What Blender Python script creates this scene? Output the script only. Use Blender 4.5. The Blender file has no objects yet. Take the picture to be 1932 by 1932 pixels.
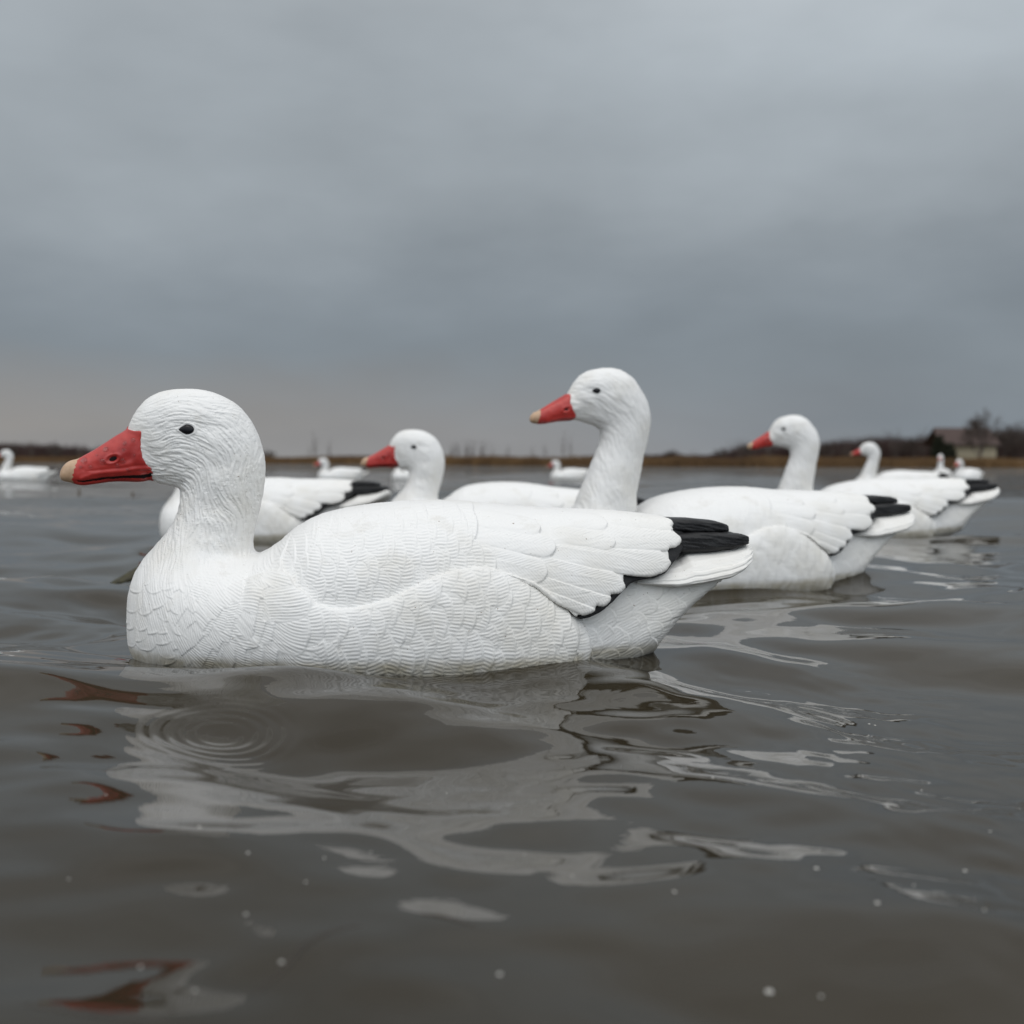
import bpy, math, random
import numpy as np
from mathutils import Matrix, Vector, noise as mnoise
rnd = random.Random(7)
rng = np.random.default_rng(11)
scene = bpy.context.scene
col = scene.collection
R_ = math.radians

# ------------------------------------------------------------------ camera
F = 2090.0; CC = 966.0; HC = 0.1804           # focal length and centre in 1932-px units, camera height (m)
PITCH = math.atan((CC - 874.5) / F); ROLL = R_(0.2)
fw = np.array([0, math.cos(PITCH), -math.sin(PITCH)])
rt0 = np.array([1.0, 0, 0]); up0 = np.cross(rt0, fw)
rt = math.cos(ROLL) * rt0 + math.sin(ROLL) * up0
up = -math.sin(ROLL) * rt0 + math.cos(ROLL) * up0
cam_d = bpy.data.cameras.new("camera"); cam = bpy.data.objects.new("camera", cam_d); col.objects.link(cam)
cam.matrix_world = Matrix(((rt[0], up[0], -fw[0], 0), (rt[1], up[1], -fw[1], 0), (rt[2], up[2], -fw[2], HC), (0, 0, 0, 1)))
cam_d.sensor_width = 36; cam_d.lens = F / 1932 * 36
cam_d.clip_start = 0.02; cam_d.clip_end = 5000
cam_d.dof.use_dof = True; cam_d.dof.focus_distance = 0.985; cam_d.dof.aperture_fstop = 6.6
scene.camera = cam
scene.view_settings.view_transform = 'Standard'; scene.view_settings.look = 'None'
scene.view_settings.exposure = 0.0; scene.view_settings.gamma = 1.0
scene.cycles.use_denoising = True
scene.cycles.max_bounces = 8

# ------------------------------------------------------------------ world: overcast sky
SUN_EL, SUN_AZ = R_(58), R_(215)              # sun behind and left of the camera, behind cloud
world = bpy.data.worlds.new("World"); scene.world = world; world.use_nodes = True
nt = world.node_tree; N = nt.nodes; L = nt.links; N.clear()
def nd(t, **k):
    n = N.new(t)
    for a, b in k.items(): setattr(n, a, b)
    return n
out = nd('ShaderNodeOutputWorld')
tc = nd('ShaderNodeTexCoord')
sep = nd('ShaderNodeSeparateXYZ'); L.new(tc.outputs['Generated'], sep.inputs[0])
def math_n(op, a, b=None, c=None):
    n = nd('ShaderNodeMath', operation=op)
    for i, v in enumerate((a, b, c)):
        if v is None: continue
        if isinstance(v, (int, float)): n.inputs[i].default_value = v
        else: L.new(v, n.inputs[i])
    return n.outputs[0]
# cloud layer: noise stretched sideways, shown against elevation
mp = nd('ShaderNodeMapping'); mp.inputs['Scale'].default_value = (1.0, 1.0, 2.3); mp.inputs['Location'].default_value = (3.1, 0.4, 0.7)
mp.inputs['Rotation'].default_value = (0, R_(4), 0)
L.new(tc.outputs['Generated'], mp.inputs[0])
n1 = nd('ShaderNodeTexNoise'); n1.inputs['Scale'].default_value = 2.2; n1.inputs['Detail'].default_value = 5; n1.inputs['Roughness'].default_value = 0.5
n1.inputs['Distortion'].default_value = 0.25
L.new(mp.outputs[0], n1.inputs['Vector'])
mp2 = nd('ShaderNodeMapping'); mp2.inputs['Scale'].default_value = (1, 1, 2.6); L.new(tc.outputs['Generated'], mp2.inputs[0])
n2 = nd('ShaderNodeTexNoise'); n2.inputs['Scale'].default_value = 5.5; n2.inputs['Detail'].default_value = 4
L.new(mp2.outputs[0], n2.inputs['Vector'])
nz = math_n('ADD', math_n('MULTIPLY', math_n('SUBTRACT', n1.outputs['Fac'], 0.5), 0.075), math_n('MULTIPLY', math_n('SUBTRACT', n2.outputs['Fac'], 0.5), 0.06))
el = math_n('ADD', sep.outputs['Z'], math_n('MULTIPLY', nz, 0.9))
ramp = nd('ShaderNodeValToRGB'); L.new(el, ramp.inputs[0])
cr = ramp.color_ramp; cr.interpolation = 'B_SPLINE'
def lin(c): return tuple(((v / 255 + 0.055) / 1.055) ** 2.4 if v > 10 else v / 255 / 12.92 for v in c) + (1,)
stops = [(0.0, lin((146, 147, 149))), (0.035, lin((142, 145, 149))), (0.08, lin((131, 140, 147))), (0.14, lin((134, 143, 151))),
         (0.21, lin((157, 165, 171))), (0.30, lin((164, 172, 178))), (0.40, lin((173, 181, 187))), (0.62, (0.63, 0.64, 0.65, 1)), (1.0, (0.80, 0.802, 0.805, 1))]
while len(cr.elements) < len(stops): cr.elements.new(0.5)
for e, (p, c) in zip(cr.elements, stops): e.position = p; e.color = c
# warm low light at the left, cooler at the right, brighter behind the camera
low = math_n('MAXIMUM', math_n('SUBTRACT', 1.0, math_n('MULTIPLY', math_n('ABSOLUTE', math_n('SUBTRACT', el, 0.03)), 14.0)), 0.0)
left = math_n('MULTIPLY_ADD', sep.outputs['X'], -1.6, 0.35); leftc = nd('ShaderNodeClamp'); L.new(left, leftc.inputs[0])
wf = math_n('MULTIPLY', low, leftc.outputs[0])
mixw = nd('ShaderNodeMix', data_type='RGBA'); L.new(wf, mixw.inputs[0]); L.new(ramp.outputs[0], mixw.inputs[6]); mixw.inputs[7].default_value = lin((151, 149, 147))
rightc = nd('ShaderNodeClamp'); L.new(math_n('MULTIPLY_ADD', sep.outputs['X'], 2.2, -0.1), rightc.inputs[0])
mixc = nd('ShaderNodeMix', data_type='RGBA'); L.new(math_n('MULTIPLY', low, rightc.outputs[0]), mixc.inputs[0]); L.new(mixw.outputs[2], mixc.inputs[6]); mixc.inputs[7].default_value = lin((124, 135, 144))
back = nd('ShaderNodeClamp'); L.new(math_n('MULTIPLY_ADD', sep.outputs['Y'], -0.9, 0.45), back.inputs[0])
bright = math_n('ADD', math_n('MULTIPLY_ADD', back.outputs[0], 1.75, 1.0), math_n('MULTIPLY', nz, 4.8))
upr_ = nd('ShaderNodeClamp'); L.new(math_n('MULTIPLY_ADD', el, 5.0, -0.9), upr_.inputs[0])
xr_ = nd('ShaderNodeClamp'); L.new(math_n('MULTIPLY_ADD', sep.outputs['X'], 2.5, 0.25), xr_.inputs[0])
bright = math_n('ADD', bright, math_n('MULTIPLY', math_n('MULTIPLY', upr_.outputs[0], math_n('SUBTRACT', xr_.outputs[0], 0.25)), 0.26))
sc = nd('ShaderNodeVectorMath', operation='SCALE'); L.new(mixc.outputs[2], sc.inputs[0]); L.new(bright, sc.inputs[3])
sky = nd('ShaderNodeTexSky', sky_type='NISHITA'); sky.sun_disc = False; sky.sun_elevation = SUN_EL; sky.sun_rotation = SUN_AZ; sky.dust_density = 4.0
bg1 = nd('ShaderNodeBackground'); L.new(sky.outputs[0], bg1.inputs[0]); bg1.inputs[1].default_value = 0.05
bg2 = nd('ShaderNodeBackground'); L.new(sc.outputs[0], bg2.inputs[0]); bg2.inputs[1].default_value = 1.0
ms = nd('ShaderNodeMixShader'); ms.inputs[0].default_value = 0.94
L.new(bg1.outputs[0], ms.inputs[1]); L.new(bg2.outputs[0], ms.inputs[2]); L.new(ms.outputs[0], out.inputs[0])

sd = bpy.data.lights.new("sun", 'SUN'); sd.energy = 0.3; sd.angle = R_(25); sd.color = (1.0, 0.97, 0.93)
sun = bpy.data.objects.new("sun", sd); col.objects.link(sun)
sdir = Vector((math.sin(SUN_AZ) * math.cos(SUN_EL), math.cos(SUN_AZ) * math.cos(SUN_EL), math.sin(SUN_EL)))
sun.rotation_euler = sdir.to_track_quat('Z', 'Y').to_euler()

# ------------------------------------------------------------------ projection helpers (photo px <-> world)
def ray(px, py):
    px = np.asarray(px, float); py = np.asarray(py, float)
    return fw + ((px - CC) / F)[..., None] * rt + ((CC - py) / F)[..., None] * up
def proj(P):
    q = P - np.array([0, 0, HC]); d = q @ fw
    return CC + F * (q @ rt) / d, CC - F * (q @ up) / d
class Plane:
    def __init__(s, X, Y, th):
        s.a = np.array([math.cos(th), math.sin(th), 0]); s.n = np.array([math.sin(th), -math.cos(th), 0]); s.o = np.array([X, Y, 0.0])
    def unp(s, px, py, l=0.0):
        l = np.asarray(l, float)
        r = ray(px, py); o = s.o + s.n * l[..., None] if l.ndim else s.o + s.n * l
        t = ((o - np.array([0, 0, HC])) @ s.n) / (r @ s.n)
        p = np.array([0, 0, HC]) + r * t[..., None]
        return np.sum((p - o) * s.a, -1), p[..., 2]
    def world(s, lx, l, z): return s.o + lx[..., None] * s.a + np.asarray(l)[..., None] * s.n + np.asarray(z)[..., None] * np.array([0, 0, 1.0])
HERO_TH = R_(6.7)
HP = Plane(-0.13675, 1.07232, HERO_TH)
def canon(pts, l):            # seen px on a surface l metres off the centre plane -> centre-plane px
    p = np.array(pts, float); lx, z = HP.unp(p[:, 0], p[:, 1], l)
    x, y = proj(HP.world(lx, np.zeros_like(lx), z)); return np.stack([x, y], 1)
PXM = 0.000515
def ground(px, py):           # px on the water plane -> world x, y
    r = ray(px, py); t = -HC / r[..., 2]; return r[..., 0] * t, r[..., 1] * t

# ------------------------------------------------------------------ object helpers
def tag(o, label=None, cat=None, group=None, kind=None):
    if label: o['label'] = label
    if cat: o['category'] = cat
    if group: o['group'] = group
    if kind: o['kind'] = kind
    return o
def empty(name, loc=(0, 0, 0), rot=(0, 0, 0)):
    o = bpy.data.objects.new(name, None); col.objects.link(o); o.location = loc; o.rotation_euler = rot; o.empty_display_size = 0.05; return o
def np_mesh(name, V, Q, mat=None, smooth=True, tri=False):
    V = np.ascontiguousarray(V, np.float32); Q = np.ascontiguousarray(Q, np.int32); k = Q.shape[1]
    m = bpy.data.meshes.new(name); m.vertices.add(len(V)); m.vertices.foreach_set('co', V.ravel())
    m.loops.add(Q.size); m.loops.foreach_set('vertex_index', Q.ravel())
    m.polygons.add(len(Q)); m.polygons.foreach_set('loop_start', np.arange(0, Q.size, k, dtype=np.int32))
    m.polygons.foreach_set('loop_total', np.full(len(Q), k, np.int32))
    m.update(calc_edges=True); m.validate()
    if smooth: m.polygons.foreach_set('use_smooth', np.ones(len(m.polygons), bool))
    if mat: m.materials.append(mat)
    return m
def link(name, me, parent=None):
    o = bpy.data.objects.new(name, me); col.objects.link(o)
    if parent: o.parent = parent
    return o
def py_mesh(name, verts, faces, mat=None, smooth=False):
    m = bpy.data.meshes.new(name); m.from_pydata([tuple(v) for v in verts], [], faces); m.update()
    if smooth: m.polygons.foreach_set('use_smooth', np.ones(len(m.polygons), bool))
    if mat: m.materials.append(mat)
    return m

# ------------------------------------------------------------------ materials
def newmat(name):
    m = bpy.data.materials.new(name); m.use_nodes = True; t = m.node_tree; t.nodes.clear()
    o = t.nodes.new('ShaderNodeOutputMaterial'); b = t.nodes.new('ShaderNodeBsdfPrincipled'); t.links.new(b.outputs[0], o.inputs[0])
    return m, t, b
def noise_n(t, scale, detail=4, rough=0.55, vec=None, dist=0.0):
    n = t.nodes.new('ShaderNodeTexNoise'); n.inputs['Scale'].default_value = scale; n.inputs['Detail'].default_value = detail
    n.inputs['Roughness'].default_value = rough; n.inputs['Distortion'].default_value = dist
    if vec is not None: t.links.new(vec, n.inputs['Vector'])
    return n.outputs['Fac']
def ramp_n(t, fac, a, b, ca, cb):
    r = t.nodes.new('ShaderNodeValToRGB'); r.color_ramp.elements[0].position = a; r.color_ramp.elements[1].position = b
    r.color_ramp.elements[0].color = ca; r.color_ramp.elements[1].color = cb; t.links.new(fac, r.inputs[0]); return r.outputs[0]
def mix_n(t, fac, a, b):
    m = t.nodes.new('ShaderNodeMix'); m.data_type = 'RGBA'
    for i, v in ((0, fac), (6, a), (7, b)):
        if isinstance(v, (int, float, tuple)): m.inputs[i].default_value = v
        else: t.links.new(v, m.inputs[i])
    return m.outputs[2]
def bump_n(t, b, h, strength, dist):
    n = t.nodes.new('ShaderNodeBump'); n.inputs['Strength'].default_value = strength; n.inputs['Distance'].default_value = dist
    t.links.new(h, n.inputs['Height']); t.links.new(n.outputs[0], b.inputs['Normal'])
def objc(t):
    c = t.nodes.new('ShaderNodeTexCoord'); return c.outputs['Object']
def goose_white():
    m, t, b = newmat("painted_white"); v = objc(t)
    base = mix_n(t, ramp_n(t, noise_n(t, 9, 5, 0.6, v), 0.50, 0.72, (0, 0, 0, 1), (1, 1, 1, 1)), (0.73, 0.724, 0.712, 1), (0.63, 0.61, 0.565, 1))
    base = mix_n(t, ramp_n(t, noise_n(t, 34, 6, 0.7, v), 0.57, 0.75, (0, 0, 0, 1), (0.6, 0.6, 0.6, 1)), base, (0.58, 0.56, 0.52, 1))
    # grime that gathers on the rump and along the waterline (wear with a place of its own)
    s = t.nodes.new('ShaderNodeSeparateXYZ'); t.links.new(v, s.inputs[0])
    mr = t.nodes.new('ShaderNodeMapRange'); mr.inputs[1].default_value = 0.012; mr.inputs[2].default_value = 0.004; mr.inputs[4].default_value = 1.7; mr.clamp = True
    t.links.new(s.outputs['Z'], mr.inputs[0])
    g = t.nodes.new('ShaderNodeMath'); g.operation = 'MULTIPLY'; t.links.new(mr.outputs[0], g.inputs[0]); t.links.new(noise_n(t, 60, 4, 0.6, v), g.inputs[1])
    base = mix_n(t, g.outputs[0], base, (0.42, 0.385, 0.31, 1))
    mr2 = t.nodes.new('ShaderNodeMapRange'); mr2.inputs[1].default_value = 0.19; mr2.inputs[2].default_value = 0.30; mr2.inputs[4].default_value = 0.5
    t.links.new(s.outputs['X'], mr2.inputs[0])
    base = mix_n(t, mr2.outputs[0], base, (0.72, 0.70, 0.655, 1))
    sp = ramp_n(t, noise_n(t, 420, 2, 0.5, v), 0.735, 0.76, (0, 0, 0, 1), (1, 1, 1, 1))
    base = mix_n(t, sp, base, (0.22, 0.17, 0.13, 1))
    t.links.new(base, b.inputs['Base Color']); b.inputs['Roughness'].default_value = 0.5; b.inputs['Specular IOR Level'].default_value = 0.3
    bump_n(t, b, noise_n(t, 900, 3, 0.6, v), 0.12, 0.0006)
    return m
def simple(name, c1, c2, scale, rough, spec=0.5, bump=None, thr=(0.35, 0.65)):
    m, t, b = newmat(name); v = objc(t)
    t.links.new(mix_n(t, ramp_n(t, noise_n(t, scale, 5, 0.6, v), thr[0], thr[1], (0, 0, 0, 1), (1, 1, 1, 1)), c1 + (1,), c2 + (1,)), b.inputs['Base Color'])
    b.inputs['Roughness'].default_value = rough; b.inputs['Specular IOR Level'].default_value = spec
    if bump: bump_n(t, b, noise_n(t, bump[0], 4, 0.6, v), bump[1], bump[2])
    return m
M = {}
M['white'] = goose_white()
M['red'] = simple("red_bill_paint", (0.46, 0.040, 0.032), (0.33, 0.024, 0.022), 45, 0.32, 0.45, (500, 0.15, 0.0008))
M['nail'] = simple("tan_bill_tip_paint", (0.52, 0.36, 0.24), (0.40, 0.25, 0.15), 90, 0.4, 0.45, (300, 0.3, 0.001))
M['black'] = simple("black_paint", (0.009, 0.009, 0.010), (0.017, 0.017, 0.018), 50, 0.45, 0.28, (700, 0.5, 0.001))
M['gap'] = simple("dark_gap_paint", (0.008, 0.004, 0.004), (0.012, 0.006, 0.006), 50, 0.6, 0.2)
m, t, b = newmat("glossy_eye"); b.inputs['Base Color'].default_value = (0.006, 0.006, 0.008, 1); b.inputs['Roughness'].default_value = 0.1; b.inputs['Specular IOR Level'].default_value = 0.22; M['eye'] = m
m, t, b = newmat("clear_drop"); b.inputs['Base Color'].default_value = (1, 1, 1, 1); b.inputs['Roughness'].default_value = 0.0
b.inputs['Transmission Weight'].default_value = 1.0; b.inputs['IOR'].default_value = 1.33; M['drop'] = m

# ------------------------------------------------------------------ 2D tools in centre-plane px
def catmull(p, n=6, closed=True):
    p = np.array(p, float); m = len(p); o = []
    rngi = range(m) if closed else range(m - 1)
    for i in rngi:
        if closed: a, b, c, d = p[(i - 1) % m], p[i], p[(i + 1) % m], p[(i + 2) % m]
        else: a, b, c, d = p[max(i - 1, 0)], p[i], p[i + 1], p[min(i + 2, m - 1)]
        for k in range(n):
            u = k / n; o.append(0.5 * ((2 * b) + (c - a) * u + (2 * a - 5 * b + 4 * c - d) * u * u + (-a + 3 * b - 3 * c + d) * u ** 3))
    if not closed: o.append(p[-1])
    return np.array(o)
X0, X1, Y0, Y1 = 90, 1430, 480, 1330
class Grid2:                 # scalar field sampled every `s` px
    def __init__(g, s, x0=X0, x1=X1, y0=Y0, y1=Y1):
        g.s = s; g.x0 = x0; g.y0 = y0; g.xs = np.arange(x0, x1 + s, s, dtype=np.float32); g.ys = np.arange(y0, y1 + s, s, dtype=np.float32)
        g.X, g.Y = np.meshgrid(g.xs, g.ys, indexing='ij')
def sample(g, A, x, y):
    u = np.clip((x - g.x0) / g.s, 0, A.shape[0] - 1.001); v = np.clip((y - g.y0) / g.s, 0, A.shape[1] - 1.001)
    i = u.astype(np.int32); j = v.astype(np.int32); fu = u - i; fv = v - j
    return (A[i, j] * (1 - fu) * (1 - fv) + A[i + 1, j] * fu * (1 - fv) + A[i, j + 1] * (1 - fu) * fv + A[i + 1, j + 1] * fu * fv).astype(np.float32)
def line_dist(g, P, closed=False):
    P = np.asarray(P, np.float32); Qn = np.roll(P, -1, 0) if closed else P[1:]
    A = P if closed else P[:-1]; D = np.full(g.X.shape, 1e9, np.float32)
    for a, b in zip(A, Qn):
        dx, dy = b - a; l2 = dx * dx + dy * dy + 1e-9
        t = np.clip(((g.X - a[0]) * dx + (g.Y - a[1]) * dy) / l2, 0, 1)
        np.minimum(D, (g.X - a[0] - t * dx) ** 2 + (g.Y - a[1] - t * dy) ** 2, out=D)
    return np.sqrt(D)
def inside(g, P):
    P = np.asarray(P, np.float32); c = np.zeros(g.X.shape, bool)
    for a, b in zip(P, np.roll(P, -1, 0)):
        if a[1] == b[1]: continue
        c ^= ((a[1] > g.Y) != (b[1] > g.Y)) & (g.X < (b[0] - a[0]) * (g.Y - a[1]) / (b[1] - a[1]) + a[0])
    return c
def sdf(g, P): return np.where(inside(g, P), -1, 1) * line_dist(g, P, True)
def blur(A, s):
    r = int(3 * s) + 1; k = np.exp(-np.arange(-r, r + 1) ** 2 / (2 * s * s)); k /= k.sum()
    for ax in (0, 1):
        Pd = np.pad(A, [(r, r) if i == ax else (0, 0) for i in (0, 1)], mode='edge'); o = np.zeros_like(A)
        for i, w in enumerate(k): o += w * np.take(Pd, np.arange(i, i + A.shape[ax]), axis=ax)
        A = o
    return A
def sstep(a, b, x): t = np.clip((x - a) / (b - a), 0, 1); return t * t * (3 - 2 * t)
def idw(g, ctrl, p=2.5):
    num = np.zeros(g.X.shape); den = np.zeros(g.X.shape)
    for x, y, v in ctrl:
        w = 1 / (((g.X - x) ** 2 + (g.Y - y) ** 2) + 60) ** (p / 2); num += w * v; den += w
    return (num / den).astype(np.float32)
G2 = Grid2(2.0)

# ------------------------------------------------------------------ outlines traced from the photograph
bill_low = [(240.5, 811), (221, 823), (200, 836.6), (179, 850), (158, 861.7), (147.6, 867.5), (134, 870.5), (123.3, 877.6), (116.7, 888), (114.8, 899), (118, 905.4), (127, 907),
            (136.5, 909.3), (149.7, 913.6), (165.6, 913.3), (205, 907.7), (232, 906.7), (263.5, 907.5), (284.7, 904)]
head_low = [(300.5, 912.8), (319, 915.4), (333.6, 918.6), (340, 924), (341, 932), (339, 950), (333.6, 971.5), (324.4, 990), (311, 1008.5), (292.6, 1029.7), (274, 1053.5), (261, 1079),
            (252, 1103), (247, 1130), (262, 1160), (330, 1170), (420, 1160), (480, 1110), (487, 1075), (484, 1052), (480, 1040), (477.8, 1027), (479, 1006), (485.7, 979.4), (493.7, 945),
            (499.5, 910.6), (500.6, 879), (496.3, 847), (485.7, 815.4), (472.5, 791.6), (454, 769), (430, 752), (398, 738.7), (364, 733.6), (327, 734.7), (298, 741.3), (274, 756), (255.6, 778.4), (245, 799.5)]
border_low = [(240.5, 809), (254, 813), (268.8, 813.5), (266.5, 826), (264, 847), (267.5, 865.7), (276.7, 880), (283.4, 882.9), (287.3, 894.8), (285, 904)]
UP = Plane(0.276, 1.712, R_(13.7))
def up_canon(pts, l=0.0):
    p = np.array(pts, float); lx, z = UP.unp(p[:, 0], p[:, 1], l); x, y = proj(HP.world(lx, np.zeros_like(lx), z)); return [tuple(q) for q in np.stack([x, y], 1)]
bill_up = up_canon([(1076.3, 738.7), (1049.8, 753.8), (1019.4, 771.8), (1012.8, 773.6), (1005.7, 781.5), (1006.2, 790.8), (1015.4, 793.5), (1028.7, 794.8), (1055, 790.8), (1086.9, 789.5)])
head_up = up_canon([(1094, 789.7), (1113.3, 796), (1131.9, 804), (1137.7, 813.3), (1137, 826.5), (1131.9, 842.4), (1123.9, 861), (1113.3, 887.4), (1102.8, 911.2), (1093.5, 932.4), (1081.6, 958.8)]) + \
    [(262, 1062), (252, 1095), (247, 1130), (262, 1160), (330, 1170), (420, 1160), (480, 1110), (490, 1075), (492, 1052)] + \
    up_canon([(1199, 964), (1200.7, 932.4), (1204.6, 911.2), (1209.9, 890), (1215.2, 861), (1223, 831.8), (1229.2, 805.4), (1230.3, 784.2), (1225.8, 760.4), (1216.5, 739.2), (1203.3, 718), (1187.4, 702.2),
              (1168.9, 693.7), (1145, 691.6), (1118.6, 695.6), (1100, 704.8), (1086.9, 720.7), (1078, 735)])
border_up = up_canon([(1076.3, 738), (1085.6, 738.7), (1082.9, 755.1), (1085.6, 765.7), (1093.5, 778.9), (1093.5, 784.2), (1088, 790)], 0.018)
flank_line = np.array([(528, 1078), (544, 1087), (557, 1106), (575.7, 1116.5), (596.8, 1137.6), (623, 1145.6), (663, 1147.7), (702.7, 1140), (742, 1127), (782, 1108.5), (821.7, 1090), (861.4, 1078),
                       (901, 1073), (927.6, 1074), (967, 1085), (1012, 1100), (1045.5, 1127.4), (1069.7, 1148.6), (1085, 1163.7), (1091, 1185), (1089, 1209), (1082, 1233)])
flank_c = canon(flank_line, np.interp(flank_line[:, 0], [528, 700, 900, 1090], [0.10, 0.117, 0.115, 0.088]))
lobes = np.array([(1085, 1158), (1100, 1155.5), (1116.6, 1147), (1117.5, 1136), (1136, 1138.5), (1145, 1127), (1143.8, 1115), (1163.4, 1113.5), (1171.9, 1103), (1169, 1080), (1187.6, 1083), (1223.9, 1085), (1251, 1076),
                  (1263, 1061), (1261.7, 1045.8), (1257, 1032), (1275.3, 1029.5), (1283.5, 1021), (1280, 1009), (1269.5, 1000), (1260, 995), (1269, 990), (1267, 982), (1254, 975.5)])
lobes_c = canon(lobes, np.interp(lobes[:, 1], [975, 1030, 1085, 1158], [0.02, 0.045, 0.06, 0.088]))
back_top = np.array([(487, 1045), (507, 1035), (533, 1017), (562, 994), (584, 981), (607, 971), (650, 960), (703, 952), (755, 947), (808, 944.5), (861, 945.5), (915, 948.5), (967, 954.5), (1057, 959), (1148, 963.5),
                     (1209, 969.5), (1254, 975.5), (1300, 984)])
wing_poly = np.concatenate([[(540, 1004), (531, 1040)], flank_c[1:17] + np.array([0, 7.0]), flank_c[17:20], lobes_c, [(1262, 940), (560, 900)]])
black_edge = np.array([(1085, 1163), (1104, 1161), (1127, 1150.5), (1148, 1132.5), (1166.5, 1112), (1183, 1095), (1200, 1091), (1233, 1087.5), (1254, 1080), (1268, 1062), (1280, 1050), (1290, 1035), (1294, 1010), (1280, 985)])
black_c = canon(black_edge, np.interp(black_edge[:, 1], [985, 1030, 1085, 1163], [0.02, 0.042, 0.055, 0.080]))
black_c = black_c + np.array([3.0, 2.0])
black_poly = np.concatenate([[(1060, 1120)], black_c, [(1200, 980), (1080, 1040)]])
gape = np.array([(141, 910), (152, 911), (166, 908.5), (192, 904.3), (232, 901.3), (262, 900), (279, 898.3), (284.5, 895.5)])
gape = canon(gape, 0.016)
eye_low = tuple(canon([(350.8, 810.0)], 0.033)[0])
NOS = tuple(canon([(213.2, 865.7)], 0.014)[0])
border_low = [tuple(p) for p in canon(border_low, np.array([0.006, 0.012, 0.016, 0.020, 0.023, 0.025, 0.025, 0.023, 0.018, 0.012]))]
print('up canon neck', head_up[10], head_up[19:21])

# ------------------------------------------------------------------ solid of the decoy: implicit field -> quads
def nets(Fv, org, cell):
    s = (Fv < 0); nx, ny, nz = s.shape
    c = np.zeros((nx - 1, ny - 1, nz - 1), np.int8); offs = [(i, j, k) for i in (0, 1) for j in (0, 1) for k in (0, 1)]
    for i, j, k in offs: c += s[i:nx - 1 + i, j:ny - 1 + j, k:nz - 1 + k]
    I = np.argwhere((c > 0) & (c < 8)); ids = np.full(c.shape, -1, np.int32); ids[tuple(I.T)] = np.arange(len(I))
    vals = {o: Fv[I[:, 0] + o[0], I[:, 1] + o[1], I[:, 2] + o[2]] for o in offs}
    acc = np.zeros((len(I), 3)); cnt = np.zeros(len(I))
    for a in offs:
        for ax in range(3):
            if a[ax]: continue
            b_ = list(a); b_[ax] = 1; b_ = tuple(b_); va, vb = vals[a], vals[b_]; m_ = (va < 0) != (vb < 0)
            t_ = np.where(m_, va / np.where(m_, va - vb, 1), 0)
            p = np.tile(np.array(a, float), (len(I), 1)); p[:, ax] += t_; acc[m_] += p[m_]; cnt[m_] += 1
    V = (acc / cnt[:, None] + I) * cell + np.array(org); Q = []
    for ax in range(3):
        sl0 = [slice(None)] * 3; sl1 = [slice(None)] * 3; sl0[ax] = slice(0, -1); sl1[ax] = slice(1, None)
        ch = s[tuple(sl0)] != s[tuple(sl1)]; E_ = np.argwhere(ch); u, v = (ax + 1) % 3, (ax + 2) % 3
        ok = (E_[:, u] > 0) & (E_[:, v] > 0) & (E_[:, u] < s.shape[u] - 1) & (E_[:, v] < s.shape[v] - 1); E_ = E_[ok]
        ins = s[tuple(E_.T)]
        def cid(du, dv):
            e = E_.copy(); e[:, u] -= du; e[:, v] -= dv; return ids[tuple(e.T)]
        q = np.stack([cid(1, 1), cid(0, 1), cid(0, 0), cid(1, 0)], 1); q[~ins] = q[~ins][:, ::-1]; Q.append(q)
    return V, np.concatenate(Q)
def smooth_v(V, Q, it=2, w=0.5):
    a = Q.ravel(); b_ = np.roll(Q, -1, 1).ravel()
    for _ in range(it):
        A = np.zeros_like(V); n_ = np.zeros(len(V))
        for p, q in ((a, b_), (b_, a)):
            for k in range(3): A[:, k] += np.bincount(p, V[q, k], len(V))
            n_ += np.bincount(p, minlength=len(V))
        V = V * (1 - w) + w * A / np.maximum(n_, 1)[:, None]
    return V
def smin(a, b, k):
    h = np.clip(0.5 + 0.5 * (b - a) / k, 0, 1); return b * (1 - h) + a * h - k * h * (1 - h)
def ip(x, tab): t_ = np.array(tab, float); return np.interp(x, t_[:, 0], t_[:, 1]).astype(np.float32)
def loft(x, y, z, top, bot, wid, mid, n=2.2, x0=-1e9, x1=1e9):
    T, B, W, C_ = ip(x, top), ip(x, bot), np.maximum(ip(x, wid), 1.0), ip(x, mid)
    C_ = np.clip(C_, T + 2, B - 2); hu = np.maximum(C_ - T, 2); hd = np.maximum(B - C_, 2)
    ez = np.where(z < C_, (C_ - z) / hu, (z - C_) / hd); q = (np.abs(y) / W) ** n + np.abs(ez) ** n
    f = (q ** (1 / n) - 1) * np.minimum(W, np.minimum(hu, hd) * 1.3)
    return np.maximum(f, np.maximum(x0 - x, x - x1))
back_tab = [tuple(p) for p in back_top]
main_top = [(241, 1172), (244, 1140), (249, 1110), (258, 1083), (275, 1058), (300, 1042), (350, 1036), (430, 1040)] + [(x, y + (0 if x < 880 else (x - 880) * 0.12)) for x, y in back_tab if x <= 940] + \
    [(960, 990), (1000, 1030), (1040, 1075), (1065, 1110), (1080, 1140), (1088, 1175), (1092, 1200)]
main_bot = [(241, 1176), (246, 1215), (252, 1234), (270, 1256), (300, 1272), (360, 1287), (500, 1296), (900, 1296), (1050, 1284), (1080, 1262), (1092, 1210)]
main_w = [(240.5, 0), (242, 10), (245, 24), (250, 42), (262, 70), (280, 98), (310, 130), (350, 160), (400, 184), (500, 212), (600, 226), (700, 231), (850, 230), (950, 221), (1020, 205), (1060, 190), (1080, 172), (1088, 150), (1092, 110)]
wing_w = [(500, 202), (560, 216), (600, 227), (700, 233), (850, 232), (950, 222), (1020, 205), (1090, 181), (1150, 157), (1200, 134), (1250, 108), (1285, 86)]
wing_top = [(x, y - 1.0) for x, y in back_tab]
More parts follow.
